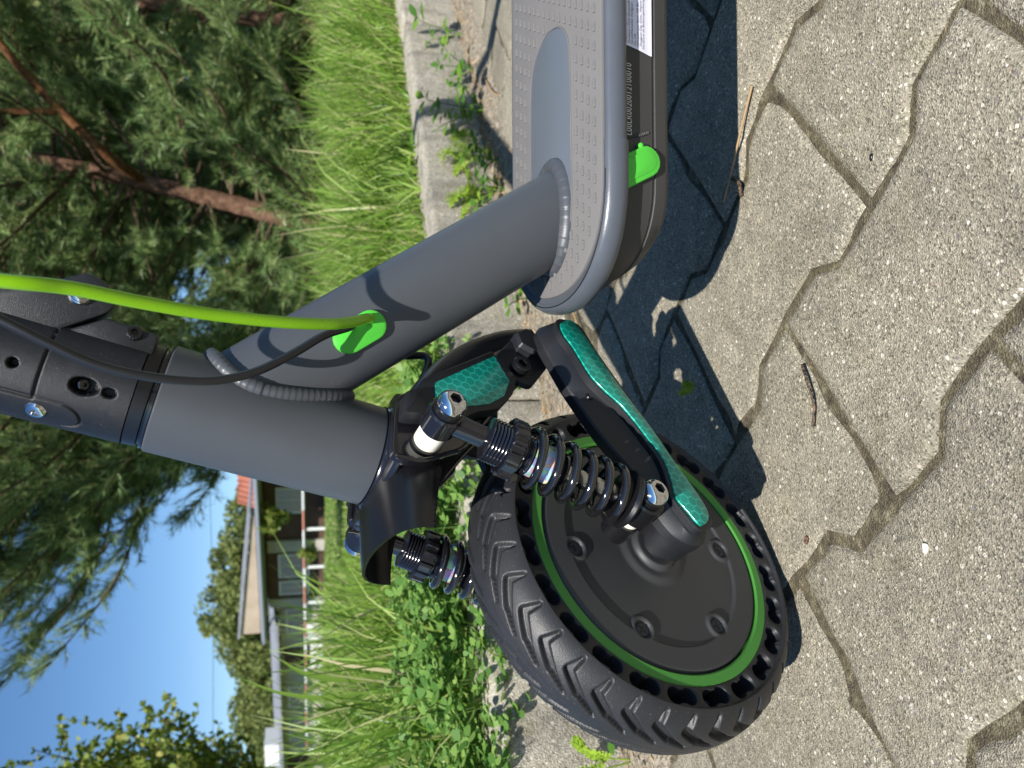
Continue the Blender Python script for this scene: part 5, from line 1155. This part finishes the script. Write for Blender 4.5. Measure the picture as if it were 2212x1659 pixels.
mb = MB(); mb.add(Th([(7.1, 2.05, .7), (28, 2.05, .7), (28, 2.16, .7), (7.1, 2.16, .7), (7.1, 2.6, -6.3), (28, 2.6, -6.3), (28, 3.0, -6.3), (7.1, 3.0, -6.3)]), [[0, 1, 2, 3], [4, 7, 6, 5], [3, 2, 6, 7], [0, 4, 5, 1], [1, 5, 6, 2], [0, 3, 7, 4]])
build(mb, 'roof', M['roof_grey'], house, 20)
hbox('roof_hatch', 16.5, 18.2, 2.3, 3.0, -1.2, -.2, 'white', roof)
# neighbour with red tiled roof peeping over
nb = empty('neighbour_house', (-6.2, 45, 0), 'house behind with red tiled roof peeping over the grey roof', 'house')
mb = MB(); box(mb, np.array([-3.6, 47, 1.7]), 2.9, 3, 1.7); build(mb, 'wall', M['wall_cream'], nb, 20)
mb = MB(); mb.add(np.array([(-6.9, 43.8, 3.2), (-.4, 43.8, 3.2), (-.4, 47, 4.9), (-6.9, 47, 4.9), (-.4, 50.4, 3.2), (-6.9, 50.4, 3.2)]), [[0, 1, 2, 3], [3, 2, 4, 5], [0, 3, 5], [1, 4, 2], [0, 5, 4, 1]])
rf = build(mb, 'roof', M['roof_red'], nb, 20)
mb = MB()
for x in np.arange(-6.8, -.4, .3):
    tube(mb, [(x, 43.75, 3.23), (x, 47, 4.94)], .07, 5, False)
rr_ = build(mb, 'roof_tiles', M['roof_red'], rf, 60, fix=False); rr_['kind'] = 'stuff'
# low white and red fence in front of the house
FO = np.array([-3.6, 27.5]); FD = nrm([-.84, .54])
fence = empty('garden_fence', (-6, 29, 0), 'low fence of white posts and a red and white rail before the house', 'fence')
for i in range(0, 17, 2):
    p = FO+FD*i*.95; mb = MB(); box(mb, np.array([p[0], p[1], .48]), .05, .05, .38); build(mb, 'post', M['white'], fence, 20)
for i in range(16):
    a, b = FO+FD*(i*.95), FO+FD*(i*.95+.95); mb = MB(); tube(mb, [(a[0], a[1]-.1, .86), (b[0], b[1]-.1, .86)], .05, 6); build(mb, 'rail', M['redpaint'] if i % 2 else M['white'], fence, 60)
# things standing in front of the house
shrub('climbing plant with hanging green leaves at the house corner', (-5.0, 30.6, 1.1, 1.5), 22, 81, .13, 'climbing_plant', 'shrub', 34)
shrub('small yellow flowering bush behind the fence', (-6.2, 29.2, .2, .8), 12, 82, .10, 'garden_bush', 'shrub', 26)
def garden_box(label, x, y, w_, h_, mat_, name):
    mb = MB(); prism(mb, rounded(np.array([(-w_, 0), (w_, 0), (w_, h_), (-w_, h_)]), .05, 3), -.25, .25, lambda v: np.column_stack([x+v[:, 0], y+v[:, 2], .1+v[:, 1]]), .03); return tag(build(mb, name, M[mat_], None, 30), label, 'garden box')
garden_box('white barrel-shaped box left of the downpipe', -10.6, 34.2, .35, .75, 'white', 'storage_box')
garden_box('second white box farther left along the fence', -11.9, 35.3, .45, .6, 'white', 'storage_box')
# overhead wire
mb = MB(); tube(mb, smooth_curve([(-40, 58, 8.2), (-24, 57, 7.55), (-8, 56, 7.6), (8, 55, 8.3)], 10), .018, 5); tag(build(mb, 'overhead_wire', M['cable'], None, 60), 'thin overhead wire crossing the blue sky', 'wire')
